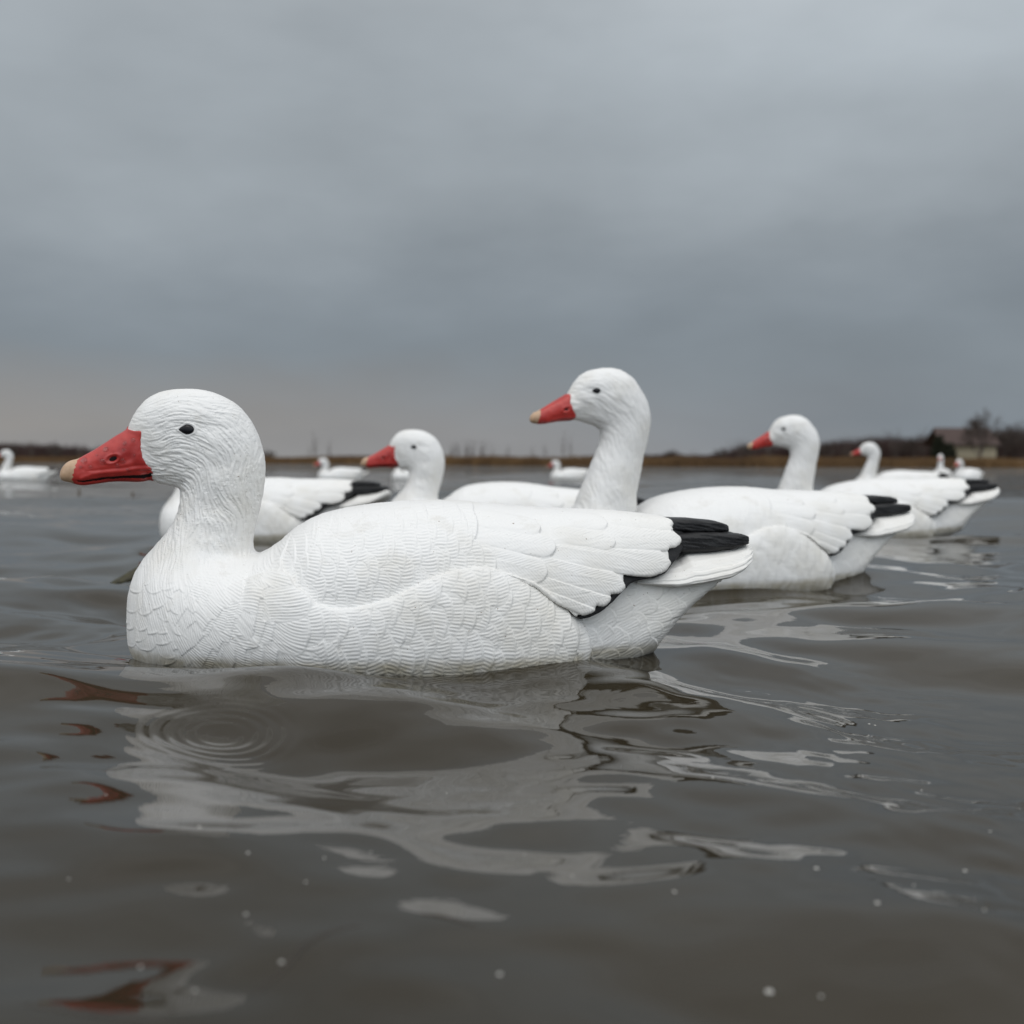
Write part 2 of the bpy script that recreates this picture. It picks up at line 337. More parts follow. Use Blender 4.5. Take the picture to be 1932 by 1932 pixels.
rump_top = [(900, 1030), (1000, 1020), (1100, 1022), (1200, 1035), (1260, 1048), (1300, 1062), (1350, 1079)]
rump_bot = [(900, 1296), (1000, 1290), (1100, 1266), (1180, 1246), (1222, 1228), (1236, 1205), (1257, 1177), (1284, 1147), (1315, 1119.5), (1339, 1096), (1352, 1086)]
rump_w = [(900, 170), (1000, 158), (1090, 139), (1150, 119), (1200, 101), (1250, 87), (1300, 77), (1345, 62)]
tail_top = [(1180, 1068), (1266, 1050), (1283, 1037), (1330, 1034), (1372, 1028), (1400, 1022), (1408, 1025), (1413, 1033)]
tail_bot = [(1180, 1096), (1218, 1099), (1254, 1101), (1300, 1094.5), (1348, 1085.5), (1372, 1075.5), (1396, 1061), (1408, 1049), (1413, 1040)]
tail_w = [(1180, 98), (1220, 108), (1260, 111), (1300, 110), (1350, 105), (1380, 92), (1396, 74), (1406, 50), (1411, 26), (1413.2, 2)]
def axes(x0, x1, yw, z0, z1, c):
    x = np.arange(x0, x1 + c, c, dtype=np.float32)[:, None, None]; k = int(yw / c) + 1
    y = (np.arange(-k, k + 1) * c).astype(np.float32)[None, :, None]; z = np.arange(z0, z1 + c, c, dtype=np.float32)[None, None, :]
    return x, y, z, (x0, -k * c, z0)
class Head:
    def __init__(s, bill, head, border, low):
        s.poly = np.concatenate([catmull(np.array(bill + head), 3)])
        s.D = blur(-sdf(G2, s.poly), 1.6)
        bp = np.array(bill); c = np.array(border)
        s.bill_poly = np.concatenate([[(c[0][0], c[0][1] - 14)], [(p[0] + (-4), p[1] - 14 if p[1] < 872 else p[1]) for p in bill[1:9]] if low else [(p[0] - 4, p[1] - 12) for p in bill[1:5]],
                                      [(bp[:, 0].min() - 14, bp[:, 1].min() + 60), (bp[:, 0].min() - 14, bp[:, 1].max() + 14), (c[-1][0], c[-1][1] + 14)], c[::-1]])
        s.sb = sdf(G2, s.bill_poly)
        hx, hy = np.array(head)[:, 0], np.array(head)[:, 1]
        if low:
            s.R = idw(G2, [(125, 890, 17), (150, 888, 21), (180, 880, 26), (215, 872, 33), (245, 860, 40), (275, 860, 52), (310, 830, 68), (340, 820, 78), (380, 820, 86), (420, 840, 86), (400, 780, 82), (300, 790, 66), (420, 900, 80), (415, 950, 73), (410, 990, 76), (400, 1030, 88), (370, 1070, 105), (370, 1130, 120)])
            s.k = idw(G2, [(130, 890, 0.95), (180, 880, 0.86), (240, 860, 0.80), (300, 840, 0.74), (370, 820, 0.74), (420, 850, 0.76), (415, 940, 0.84), (405, 1010, 0.92), (380, 1060, 1.1), (370, 1120, 1.2)])
        else:
            ox, oy = head_up[27][0], 0
            e = up_canon([(1012, 784), (1030, 782), (1050, 777), (1072, 765), (1088, 765), (1105, 745), (1130, 738), (1160, 740), (1185, 760), (1185, 800), (1175, 840), (1160, 890), (1150, 940)])
            s.R = idw(G2, [(e[0][0], e[0][1], 17), (e[1][0], e[1][1], 22), (e[2][0], e[2][1], 29), (e[3][0], e[3][1], 38), (e[4][0], e[4][1], 50), (e[5][0], e[5][1], 66), (e[6][0], e[6][1], 80), (e[7][0], e[7][1], 86),
                           (e[8][0], e[8][1], 84), (e[9][0], e[9][1], 76), (e[10][0], e[10][1], 74), (e[11][0], e[11][1], 78), (e[12][0], e[12][1], 84), (375, 1070, 100), (370, 1130, 120)])
            s.k = idw(G2, [(e[0][0], e[0][1], 0.95), (e[2][0], e[2][1], 0.84), (e[4][0], e[4][1], 0.76), (e[6][0], e[6][1], 0.74), (e[8][0], e[8][1], 0.76), (e[10][0], e[10][1], 0.82), (e[12][0], e[12][1], 0.9), (375, 1060, 1.1), (370, 1120, 1.2)])
    def field(s, x, y, z, grow=0.0):
        xx, zz = np.broadcast_arrays(x[:, 0, :], z[:, 0, :]); D = sample(G2, s.D, xx, zz)[:, None, :]; Rr = sample(G2, s.R, xx, zz)[:, None, :]; k = sample(G2, s.k, xx, zz)[:, None, :]
        return np.sqrt(np.maximum(Rr - D - grow, 0) ** 2 + (y / k) ** 2) - Rr - grow * 0.0 - (grow * 0.6)
    def lat(s, x, y):       # side surface, px off the centre plane
        D = sample(G2, s.D, x, y); Rr = sample(G2, s.R, x, y); k = sample(G2, s.k, x, y)
        return k * np.sqrt(np.maximum(Rr ** 2 - np.maximum(Rr - D, 0) ** 2, 0))
    def sbill(s, x, z):
        xx, zz = np.broadcast_arrays(x[:, 0, :], z[:, 0, :]); return sample(G2, s.sb, xx, zz)[:, None, :]
HL = Head(bill_low, head_low, border_low, True)
HU = Head(bill_up, head_up, border_up, False)
wing_sdf = blur(sdf(G2, wing_poly), 0.7); black_sdf = blur(sdf(G2, black_poly), 0.7)
def poly_f(A, x, z):
    xx, zz = np.broadcast_arrays(x[:, 0, :], z[:, 0, :]); return sample(G2, A, xx, zz)[:, None, :]
def f_body(x, y, z, hd, lim=None):
    f = loft(x, y, z, main_top, main_bot, main_w, [(241, 1174), (260, 1172), (330, 1168), (600, 1172), (1092, 1195)], 2.25, 240.8, 1092)
    ru = loft(x, y, z, rump_top, rump_bot, rump_w, [(900, 1175), (1100, 1190), (1180, 1180), (1240, 1150), (1300, 1105), (1350, 1083)], 2.2, 900, 1352)
    f = np.minimum(f, ru)
    h = np.maximum(hd.field(x, y, z), -3.0 - hd.sbill(x, z))
    return smin(f, h, 16.0)
def f_wing(x, y, z):
    f = loft(x, y, z, wing_top, [(500, 1296), (1300, 1250)], wing_w, [(500, 1172), (1090, 1165), (1285, 1120)], 2.25, 520, 1290)
    inner = loft(x, y, z, [(a, b_ + 14) for a, b_ in wing_top], [(500, 1296), (1300, 1250)], [(a, w - 14) for a, w in wing_w], [(500, 1172), (1090, 1165), (1285, 1120)], 2.25)
    f = np.maximum(f, poly_f(wing_sdf, x, z))
    return np.maximum(f, -inner)
def f_black(x, y, z):
    f = loft(x, y, z, [(a, b_ + 7) for a, b_ in wing_top], [(500, 1296), (1300, 1250)], [(a, w - 9) for a, w in wing_w], [(500, 1172), (1090, 1165), (1300, 1120)], 2.25, 1040, 1300)
    return np.maximum(f, poly_f(black_sdf, x, z))
def f_tail(x, y, z): return loft(x, y, z, tail_top, tail_bot, tail_w, [(1180, 1090), (1254, 1094), (1300, 1087), (1348, 1078), (1372, 1068), (1396, 1053), (1413, 1037)], 2.0, 1180, 1414)
def to_local(V):           # px-space verts -> local metres (x to the tail, y off the centre plane (camera side negative), z up)
    lx, z = HP.unp(V[:, 0], V[:, 2]); return np.stack([lx, -V[:, 1] * PXM, z], 1)

def subdivide(V, Q, tri_levels=1):
    me = np_mesh('tmp', V, Q); o = link('tmp', me); md = o.modifiers.new('s', 'SUBSURF'); md.levels = tri_levels; md.render_levels = tri_levels
    dg = bpy.context.evaluated_depsgraph_get(); e = o.evaluated_get(dg); m2 = e.to_mesh()
    V2 = np.empty(len(m2.vertices) * 3, np.float32); m2.vertices.foreach_get('co', V2); Q2 = np.empty(len(m2.loops), np.int32); m2.loops.foreach_get('vertex_index', Q2)
    e.to_mesh_clear(); bpy.data.objects.remove(o); bpy.data.meshes.remove(me)
    return V2.reshape(-1, 3).astype(np.float64), Q2.reshape(-1, 4)
def vnormals(V, Q):
    n = np.cross(V[Q[:, 2]] - V[Q[:, 0]], V[Q[:, 3]] - V[Q[:, 1]]); out_ = np.zeros_like(V)
    for k in range(4):
        for c in range(3): out_[:, c] += np.bincount(Q[:, k], n[:, c], len(V))
    return out_ / np.maximum(np.linalg.norm(out_, axis=1), 1e-12)[:, None]

# ------------------------------------------------------------------ relief painted in centre-plane px (height in px)
G1 = Grid2(1.0)
def fill_noise(shape, s, r=rng): n_ = blur(r.standard_normal(shape).astype(np.float32), s); return n_ / n_.std()
def lic(A, ang, steps=22, step=1.3):
    acc = A.copy(); n_ = 1
    ix, iy = np.meshgrid(np.arange(A.shape[0]), np.arange(A.shape[1]), indexing='ij')
    for sg in (1, -1):
        px, py = ix.astype(np.float32), iy.astype(np.float32)
        for _ in range(steps):
            a = ang[np.clip(px.astype(int), 0, A.shape[0] - 1), np.clip(py.astype(int), 0, A.shape[1] - 1)]
            px += sg * np.cos(a) * step; py += sg * np.sin(a) * step
            acc += A[np.clip(px.astype(int), 0, A.shape[0] - 1), np.clip(py.astype(int), 0, A.shape[1] - 1)]; n_ += 1
    acc /= n_; return acc / acc.std()
def flow_angle(x, y):
    """direction the feathers point (px space, +y is down)"""
    head = np.clip((x - 300) / 190, 0, 1) ** 1.6 * np.clip((y - 740) / 90, 0, 1) * 85 + np.clip((y - 845) / 70, 0, 1) * np.clip((x - 290) / 120, 0, 1) * 45 - np.clip((790 - y) / 40, 0, 1) * np.clip((370 - x) / 80, 0, 1) * 35
    head = np.minimum(head, 84)
    neck = 86 - np.clip((x - 340) / 150, 0, 1) * 14
    t_ = sstep(905, 950, y); a = head * (1 - t_) + neck * t_
    chest = 84 * (1 - sstep(285, 620, x)) + 0
    t2 = sstep(1030, 1085, y); a = a * (1 - t2) + chest * t2
    t3 = sstep(500, 560, x); a = a * (1 - t3) + chest * t3
    r = sstep(1080, 1110, x) * sstep(1085, 1110, y); a = a * (1 - r) - 24 * r
    return np.radians(a)
ANG = flow_angle(G1.X, G1.Y).astype(np.float32)
wob = fill_noise(G1.X.shape, 14) * 0.16
hair = lic(fill_noise(G1.X.shape, 0.92), ANG + wob * 1.3, 7, 1.4)
hair = np.tanh(hair * 1.1) - 0.5 * np.exp(-((hair + 1.3) / 0.5) ** 2)
hair_s = lic(fill_noise(G1.X.shape, 1.0), ANG + wob, 14, 1.3)
def stamp(H, bx, by, tx, ty, hw, h=1.4, camber=0.5, barb=0.35, per=6.3, mode='fan', round_=0.45, cut=None, r=rnd, shaft=0.0):
    L_ = math.hypot(tx - bx, ty - by); ux, uy = (tx - bx) / L_, (ty - by) / L_; m_ = hw + 4
    xa = int(max(min(bx, tx) - m_ - X0, 0)); xb = int(min(max(bx, tx) + m_ - X0, H.shape[0] - 1)); ya = int(max(min(by, ty) - m_ - Y0, 0)); yb = int(min(max(by, ty) + m_ - Y0, H.shape[1] - 1))
    if xb <= xa or yb <= ya: return
    gx = G1.X[xa:xb, ya:yb] - bx; gy = G1.Y[xa:xb, ya:yb] - by
    t_ = (gx * ux + gy * uy) / L_; s_ = -gx * uy + gy * ux
    ww = wob[xa:xb, ya:yb] * 10
    tt = np.clip((t_ - (1 - round_)) / round_, 0, 1); wd = hw * np.sqrt(np.clip(1 - tt ** 2.3, 0, 1)) * (0.8 + 0.2 * np.clip(t_ * 3, 0, 1))
    mk = (t_ > 0) & (t_ < 1) & (np.abs(s_) < wd)
    if cut is not None: mk &= cut[xa:xb, ya:yb]
    e = np.clip(np.abs(s_) / np.maximum(wd, 1e-3), 0, 1)
    hh = h * (0.10 + 0.90 * t_ ** 1.3) * (1 - 0.25 * e ** 4) + camber * np.sqrt(1 - e * e * 0.999) * np.clip(t_ * 3.5, 0, 1)
    rim = np.minimum((1 - t_) * L_, wd - np.abs(s_)); ph0 = r.random() * 6; cv = r.uniform(-0.007, 0.015)
    if mode == 'fan': hh = hh + 0.55 * np.exp(-((rim - 2.2) / 2.0) ** 2)
    if mode == 'fan': ph = 2 * np.pi * (s_ * (1 - 0.30 * (t_ - 0.5)) + ww * 0.6 + cv * ((t_ - 0.7) * L_) ** 2) / per + ph0
    else: ph = 2 * np.pi * ((gx * ux + gy * uy) * 0.5 - np.abs(s_) * 0.9 + ww * 0.3) / per + ph0
    bb = 0.55 - 1.75 * (0.5 + 0.5 * np.sin(ph)) ** 2.2; bb = bb * np.clip((rim - 3.0) / 3.5, 0, 1)
    hh = hh + barb * bb
    if shaft: hh += shaft * np.exp(-(s_ / 1.6) ** 2) * np.clip(1.1 - t_, 0, 1)
    P_ = H[xa:xb, ya:yb]; P_[mk] = (hh + 0.0 * P_)[mk]
flank_full = np.concatenate([flank_c, [(1078, 1300), (400, 1330), (300, 1250), (420, 1100)]])
flank_sd = -sample(G2, sdf(G2, flank_full), G1.X, G1.Y)
flank_d = sample(G2, line_dist(G2, flank_c), G1.X, G1.Y)
# body relief
Hb = np.zeros(G1.X.shape, np.float32)
w_hair = np.clip(1 - sstep(1035, 1105, G1.Y) * 1.0, 0.0, 1) * (1 - sstep(520, 545, G1.X))
items = []
for iy_ in range(0, 11):
    for ix_ in range(-3, 48):
        x = 230 + ix_ * 26 + (iy_ % 2) * 12 + rnd.uniform(-6, 6); y = 1000 + iy_ * 33 + (ix_ % 2) * 14 + rnd.uniform(-8, 8)
        if x > 1400: continue
        a = float(flow_angle(np.float64(x), np.float64(y))); items.append((x, y, a))
items.sort(key=lambda q: -(q[0] + 0.75 * q[1] * max(0.0, math.sin(q[2])) + (0 if q[2] >= 0 else -0.3 * q[1])))
in_fl = flank_sd > 0
for x, y, a in items:
    big = 1 if x > 520 else 0.72 + 0.28 * max(0, (x - 250) / 270)
    ln = 66 * big * rnd.uniform(0.9, 1.15); hw = rnd.uniform(27, 38) * big; a += rnd.uniform(-0.20, 0.20) * (1 if x > 500 else 0.4) + 0.8 * float(sample(G1, wob, np.float64(x), np.float64(y)))
    if x < 460 and y < 1075: continue
    cut = in_fl if x < 1060 else ~in_fl
    if x > 1070:
        if y < 1080: continue
        ln *= 0.72; hw *= 0.55
    stamp(Hb, x - math.cos(a) * ln, y - math.sin(a) * ln, x, y, hw, h=((3.5 if x > 500 else 1.5) if x < 1070 else 1.7) * big, camber=1.3 if x > 480 else 0.7, barb=(0.72 if x > 420 else 0.34 + 0.3 * max(0, (x - 300) / 120)) if x < 1070 else 0.45, per=5.0 if x > 420 else 4.4, cut=cut if x > 560 else None, round_=0.34)
Hb = blur(Hb, 0.55)
Hb = Hb * (1 - w_hair) + w_hair * (hair * np.interp(G1.Y, [760, 860, 960, 1060], [0.60, 0.9, 1.4, 0.65]) * (0.4 + 0.6 * sstep(270, 330, G1.X)) * (0.65 + 0.35 * sstep(745, 790, G1.Y)))
Hb += hair_s * 0.16
bul = np.where(flank_sd > 0, 12.5 * np.sqrt(np.clip(1 - (1 - np.clip(flank_d / 48, 0, 1)) ** 2, 0, 1)) * (0.55 + 0.45 * sstep(520, 660, G1.X)), 0) * sstep(430, 530, G1.X)
DIP = np.where(flank_sd > 0, 0, -6.5 * np.exp(-(flank_d / 34) ** 2)) * sstep(500, 580, G1.X) * (1 - sstep(960, 1050, G1.X))
Hb += blur((bul + DIP).astype(np.float32), 1.0)
Hb += 3.5 * np.exp(-((G1.X - 505) / 34) ** 2 - ((G1.Y - 1095) / 34) ** 2)          # shoulder swell
ex, ey = eye_low
def tear(x, y, sx=14.0, sy=9.0):
    u = x / sx; v = y / sy; v = v / np.where(u < 0, np.clip(1 - 0.55 * np.clip(-u, 0, 1) ** 1.3, 0.1, 1), 1); return np.sqrt(u * u + v * v)
Te = tear(G1.X - ex, G1.Y - ey)
Hb += -2.6 * np.exp(-((G1.X - ex - 12) / 58) ** 2 - ((G1.Y - ey + 1) / 15) ** 2) + 1.6 * np.exp(-((G1.X - ex - 5) / 60) ** 2 - ((G1.Y - ey + 27) / 15) ** 2)
Hb = np.where(Te < 1.6, Hb * sstep(1.0, 1.6, Te) - 1.5 * (1 - sstep(1.0, 1.5, Te)), Hb) + 1.6 * np.exp(-((Te - 1.28) / 0.16) ** 2)
# bill relief
Hbill = fill_noise(G1.X.shape, 3.0) * 0.15
gd = sample(G2, line_dist(G2, gape), G1.X, G1.Y)
ridge = canon([(150, 903), (172, 895), (200, 891), (232, 889), (262, 884), (282, 884)], 0.016); rd = line_dist(Grid2(2.0), ridge); rd = sample(G2, rd, G1.X, G1.Y)
Hbill += -3.6 * np.exp(-(gd / 2.6) ** 2) + 1.5 * np.exp(-((rd) / 3.5) ** 2) - 0.9 * np.exp(-((rd - 6) / 3) ** 2) * (G1.Y < 890)
ca, sa = math.cos(R_(-18)), math.sin(R_(-18)); nu = ((G1.X - NOS[0]) * ca + (G1.Y - NOS[1]) * sa); nv = (-(G1.X - NOS[0]) * sa + (G1.Y - NOS[1]) * ca)
ne = np.sqrt((nu / 10.5) ** 2 + (nv / 5.6) ** 2)
Hbill += -4.0 * np.exp(-(ne / 0.75) ** 4) + 1.4 * np.exp(-((ne - 1.45) / 0.32) ** 2) + 1.5 * np.exp(-((nu - 24) / 13) ** 2 - ((nv + 2) / 7) ** 2) - 1.2 * np.exp(-((nu - 22) / 15) ** 2 - ((nv - 12) / 5) ** 2)
Hbill += 2.2 * np.exp(-((G1.X - 272) / 7) ** 2) * sstep(830, 850, G1.Y) * 0.5
# wing relief
Hw = np.zeros(G1.X.shape, np.float32)
def c3(cx, cy, l=0.085): p = canon([(876.2 + .30236 * cx, 912.75 + .30236 * cy)], l)[0]; return p
for (bx, by, tx, ty, hw, l0, l1) in [(380, 600, 800, 788, 46, .11, .085), (400, 540, 893, 735, 62, .11, .082), (400, 470, 980, 650, 66, .11, .076), (560, 395, 1285, 520, 80, .10, .06), (560, 320, 1350, 358, 62, .085, .045),
                                      (760, 190, 1306, 262, 44, .07, .025), (130, 450, 515, 570, 62, .11, .105), (150, 320, 578, 415, 58, .10, .10), (560, 300, 945, 380, 50, .09, .075), (480, 200, 900, 262, 44, .07, .06), (60, 210, 480, 290, 46, .08, .08)]:
    b_ = c3(bx, by, l0); t_ = c3(tx, ty, l1)
    stamp(Hw, b_[0], b_[1], t_[0] + 2, t_[1], hw * .30236 * 1.1, h=4.0, camber=1.8, barb=0.34, per=4.2, mode='vane', round_=0.22, shaft=0.5)
items = []
for iy_ in range(0, 9):
    for ix_ in range(0, 17):
        x = 560 + ix_ * 27 + (iy_ % 2) * 11 + rnd.uniform(-6, 6); y = 950 + iy_ * 27 + (ix_ % 2) * 12 + rnd.uniform(-6, 6)
        if x > 905 + (y - 1000) * 0.3: continue
        items.append((x, y, R_(rnd.uniform(-5, 10) + (y - 1040) * 0.07)))
items.sort(key=lambda q: -q[0])
for x, y, a in items:
    ln = rnd.uniform(58, 74); hw = rnd.uniform(24, 34)
    stamp(Hw, x - math.cos(a) * ln, y - math.sin(a) * ln, x, y, hw, h=2.9, camber=1.1, barb=0.70, per=4.9, round_=0.32)
Hw = blur(Hw, 0.5) + hair_s * 0.14 + blur(DIP.astype(np.float32), 1.0)
# tail relief
tt_ = (G1.Y - np.interp(G1.X, [p[0] for p in tail_top], [p[1] for p in tail_top])) / np.maximum(np.interp(G1.X, [p[0] for p in tail_bot], [p[1] for p in tail_bot]) - np.interp(G1.X, [p[0] for p in tail_top], [p[1] for p in tail_top]), 8)
Ht = (np.sin(tt_ * 2 * np.pi * 5.5 + wob * 4) * 0.8 + np.sin(tt_ * 2 * np.pi * 13 + wob * 9) * 0.3) * sstep(0.25, 0.6, tt_ + 0.2)
Ht = Ht.astype(np.float32) + hair_s * 0.12
Hblack = lic(fill_noise(G1.X.shape, 1.2), np.full(G1.X.shape, 0.1, np.float32), 10) * 0.6

_cx, _cy = up_canon([(1137, 813)])[0]
ANGU = np.radians(np.clip(14 + (G1.X - _cx + 60) * 0.25, 0, 60) * (1 - sstep(_cy - 35, _cy + 30, G1.Y)) + 82 * sstep(_cy - 35, _cy + 30, G1.Y)).astype(np.float32)
hair_u = np.tanh(lic(fill_noise(G1.X.shape, 1.6), ANGU + wob, 10, 1.4))
def build(name, fld, ax, relief, mat, sub, cell, soft=0.0, sm=2, crop=None):
    x, y, z, org = ax; V, Q = nets(fld(x, y, z), org, cell)
    V = smooth_v(V, Q, sm)
    if sub: V, Q = subdivide(V, Q, sub)
    Lc = to_local(V); n_ = vnormals(Lc, Q)
    if soft: relief = blur(relief, soft)
    h = sample(G1, relief, V[:, 0], V[:, 2]) * PXM
    fade = 0.32 + 0.68 * sstep(0.06, 0.42, np.abs(n_[:, 1]))
    flip = 1.0
    Lc = Lc + n_ * (h * fade * flip)[:, None]
    return V, Lc, Q
def orient(Lc, Q):
    v = Lc[Q]; vol = np.sum(np.cross(v[:, 1] - v[:, 0], v[:, 2] - v[:, 0]) * v[:, 0]) + np.sum(np.cross(v[:, 2] - v[:, 0], v[:, 3] - v[:, 0]) * v[:, 0])
    return Q if vol > 0 else Q[:, ::-1]
def sub_mesh(name, Lc, Q, mask, mats):
    q = Q[mask]; used, inv = np.unique(q, return_inverse=True); return np_mesh(name, Lc[used], inv.reshape(q.shape), mats)

def patch(hd, cx, cy, sx, sy, hgt, base, side=-1, shape=None, nr=8, na=28, rot=0.0):
    """a small domed patch lying on the side of the head or bill"""
    vs = []; fs = []
    for i in range(nr + 1):
        r = 1 - i / nr
        for j in range(na if i < nr else 1):
            a = 2 * math.pi * j / na; u = math.cos(a) * r; v = math.sin(a) * r
            if shape == 'tear' and u < 0: v *= 1 - 0.55 * min(1, -u) ** 1.3
            u *= sx; v *= sy; u, v = u * math.cos(rot) - v * math.sin(rot), u * math.sin(rot) + v * math.cos(rot)
            vs.append((cx + u, cy + v, base + hgt * math.sqrt(max(0, 1 - r * r))))
    for i in range(nr):
        for j in range(na):
            j2 = (j + 1) % na
            if i < nr - 1: fs.append((i * na + j, i * na + j2, (i + 1) * na + j2, (i + 1) * na + j))
            else: fs.append((i * na + j, i * na + j2, nr * na))
    vs = np.array(vs); lat = hd.lat(vs[:, 0], vs[:, 1]) + vs[:, 2]
    P_ = np.stack([vs[:, 0], lat, vs[:, 1]], 1); P_[:, 1] *= -side * -1
    Lc = to_local(P_)
    Lc[:, 1] = side * np.abs(Lc[:, 1])
    if side < 0: fs = [f[::-1] for f in fs]
    return Lc, fs

def bill_parts(hd, root, detail, low):
    c = 1.5 if detail else 2.4
    b0 = np.array(bill_low if low else bill_up); x0, x1 = b0[:, 0].min() - 8, b0[:, 0].max() + 12; z0, z1 = b0[:, 1].min() - 10, b0[:, 1].max() + 12
    ax = axes(x0, x1, 60, z0, z1, c)
    if low: rel = Hbill
    else:   # carry the low head's bill relief over to the raised head
        dx = bill_up[5][0] - 115.0; dy = bill_up[5][1] - 900.0; rel = sample(G1, Hbill, G1.X - dx, G1.Y - dy)
    V, Lc, Q = build('bill', lambda x, y, z: np.maximum(hd.field(x, y, z, 1.2), hd.sbill(x, z)), ax, rel, None, 0, c, 0 if detail else 1.0)
    Q = orient(Lc, Q)
    fc = V[Q].mean(1); ox = 0 if low else bill_up[5][0] - 115.0; oy = 0 if low else bill_up[5][1] - 900.0
    nailx = np.interp(fc[:, 2] - oy, [866, 887, 905, 915], [150.5, 145.5, 140.5, 141]) + 1.2 * np.sin(fc[:, 2] * 0.7) + ox
    nail = fc[:, 0] < nailx - (0 if low else 7)
    bill = link('bill', sub_mesh('bill', Lc, Q, ~nail, M['red']), root)
    bill.data.materials.append(M['gap'])
    fc2 = fc[~nail]; g = Grid2(1.0, 100, 320, 840, 930); gdf = line_dist(g, gape)
    dd = sample(g, gdf, fc2[:, 0] - ox, fc2[:, 2] - oy) < np.interp(fc2[:, 0] - ox, [140, 160, 240, 275, 288], [0.7, 1.6, 2.4, 3.2, 3.0])
    bill.data.polygons.foreach_set('material_index', dd.astype(np.int32))
    tag(bill, 'red bill with a dark gap along the mouth')
    tip = link('bill_tip', sub_mesh('bill_tip', Lc, Q, nail, M['nail']), bill); tag(tip, 'tan nail at the tip of the bill')
    for s in (-1, 1):
        v, f = patch(hd, NOS[0] + ox, NOS[1] + oy, 10.0, 5.2, 0.8, -1.6, s, rot=R_(-18)); link('nostril', py_mesh('nostril', v, f, M['gap'], True), bill)
    if detail:
        for cx, cy, r in [(470, 580, 22), (550, 515, 10), (617, 540, 15), (680, 518, 17), (610, 587, 14), (408, 625, 9), (535, 608, 7), (455, 668, 23), (310, 660, 25), (322, 634, 12), (290, 708, 13), (362, 708, 13),
                          (602, 662, 18), (560, 698, 14), (640, 735, 19), (500, 745, 11), (690, 628, 7), (330, 765, 8), (520, 552, 6), (700, 560, 6)]:
            dx_, dy_ = canon([(73.02 + cx * .26457, 693.7 + cy * .26457)], 0.015)[0]; v, f = patch(hd, dx_, dy_, r * .31, r * .31 * rnd.uniform(0.8, 1.05), r * .2646 * 0.55, 0.3, -1, nr=8, na=22)
            link('water_droplet', py_mesh('water_droplet', v, f, M['drop'], True), bill)
    return bill
def decoy(name, hd, low, detail):
    root = empty(name)
    cell = 2.6 if detail else 3.7; sub = 1 if detail else 0; soft = 0 if detail else 1.2
    rel = Hb
    if not low:
        dx = 0
        rel = Hb * sstep(1040, 1100, G1.Y) + (1 - sstep(1040, 1100, G1.Y)) * np.where(G1.X < 560, hair_u * 1.25, Hb)
        eu = up_canon([(1132.7, 733.4)], 0.032)[0]
        rel = rel - 2.4 * np.exp(-((G1.X - eu[0] - 12) / 58) ** 2 - ((G1.Y - eu[1]) / 13) ** 2) + 1.5 * np.exp(-((G1.X - eu[0] - 5) / 60) ** 2 - ((G1.Y - eu[1] + 25) / 14) ** 2)
    zt = 715 if low else int(min(p[1] for p in head_up)) - 12
    V, Lc, Q = build('body', lambda x, y, z: f_body(x, y, z, hd), axes(228, 1360, 236, zt, 1306, cell), rel, None, sub, cell, soft)
    Q = orient(Lc, Q); fc = V[Q].mean(1)
    hm = (fc[:, 0] < 530) & (fc[:, 2] < np.interp(fc[:, 0], [320, 487, 520], [1006, 1036, 1036]))
    link('body', sub_mesh('body', Lc, Q, ~hm, M['white']), root)
    head = link('head', sub_mesh('head', Lc, Q, hm, M['white']), root)
    V, Lc, Q = build('wing', f_wing, axes(512, 1296, 242, 928, 1200, cell * 0.85), Hw, None, sub, cell * 0.85, soft * 0.6)
    Q = orient(Lc, Q); fc = V[Q].mean(1)
    for s in (0, 1): link('wing', sub_mesh('wing', Lc, Q, (fc[:, 1] < 0) == bool(s), M['white']), root)
    c2 = cell * 0.8
    V, Lc, Q = build('under_wing_feathers', f_black, axes(1034, 1306, 200, 960, 1210, c2), Hblack * 0.3, None, 0, c2); Q = orient(Lc, Q); fc = V[Q].mean(1)
    for s in (0, 1): link('under_wing_feathers', sub_mesh('under_wing_feathers', Lc, Q, (fc[:, 1] < 0) == bool(s), M['black']), root)
    V, Lc, Q = build('tail', f_tail, axes(1172, 1420, 122, 1010, 1112, c2 * 0.8), Ht, None, 1 if detail else 0, c2 * 0.8, soft * 0.5); Q = orient(Lc, Q)
    link('tail', np_mesh('tail', Lc, Q, M['white']), root)
    # black primaries: stacked slabs, the upper pair crossed on the centre line, a lower one each side
    slabs = [([(1236, 977), (1254, 975.5), (1299, 977), (1342, 981), (1362, 987), (1370, 991)], [(1236, 1004), (1300, 1003), (1370, 1003)], [(1236, 48), (1345, 42), (1364, 32), (1370, 16)], 0),
             ([(1246, 1004), (1290, 1002), (1340, 1001.5), (1385, 1004.5), (1394, 1007), (1399, 1011)], [(1246, 1040), (1320, 1038), (1372, 1031), (1399, 1023)], [(1246, 31), (1375, 29), (1392, 22), (1399, 12)], 34),
             ([(1246, 1004), (1290, 1002), (1340, 1001.5), (1385, 1004.5), (1394, 1007), (1399, 1011)], [(1246, 1040), (1320, 1038), (1372, 1031), (1399, 1023)], [(1246, 31), (1375, 29), (1392, 22), (1399, 12)], -34)]
    c3_ = 1.6 if detail else 2.6
    for tp, bt, wd, off in slabs:
        fld = lambda x, y, z: loft(x, y - off, z, tp, bt, wd, [(1236, 990 if off == 0 else 1020), (1400, 993 if off == 0 else 1016)], 4.5, tp[0][0], tp[-1][0])
        V, Lc, Q = build('primary_feather', fld, axes(1228, 1404, 70, 968, 1046, c3_), Hblack, None, 0, c3_, sm=1); Q = orient(Lc, Q)
        link('primary_feather', np_mesh('primary_feather', Lc, Q, M['black']), root)
    bill_parts(hd, root, detail, low)
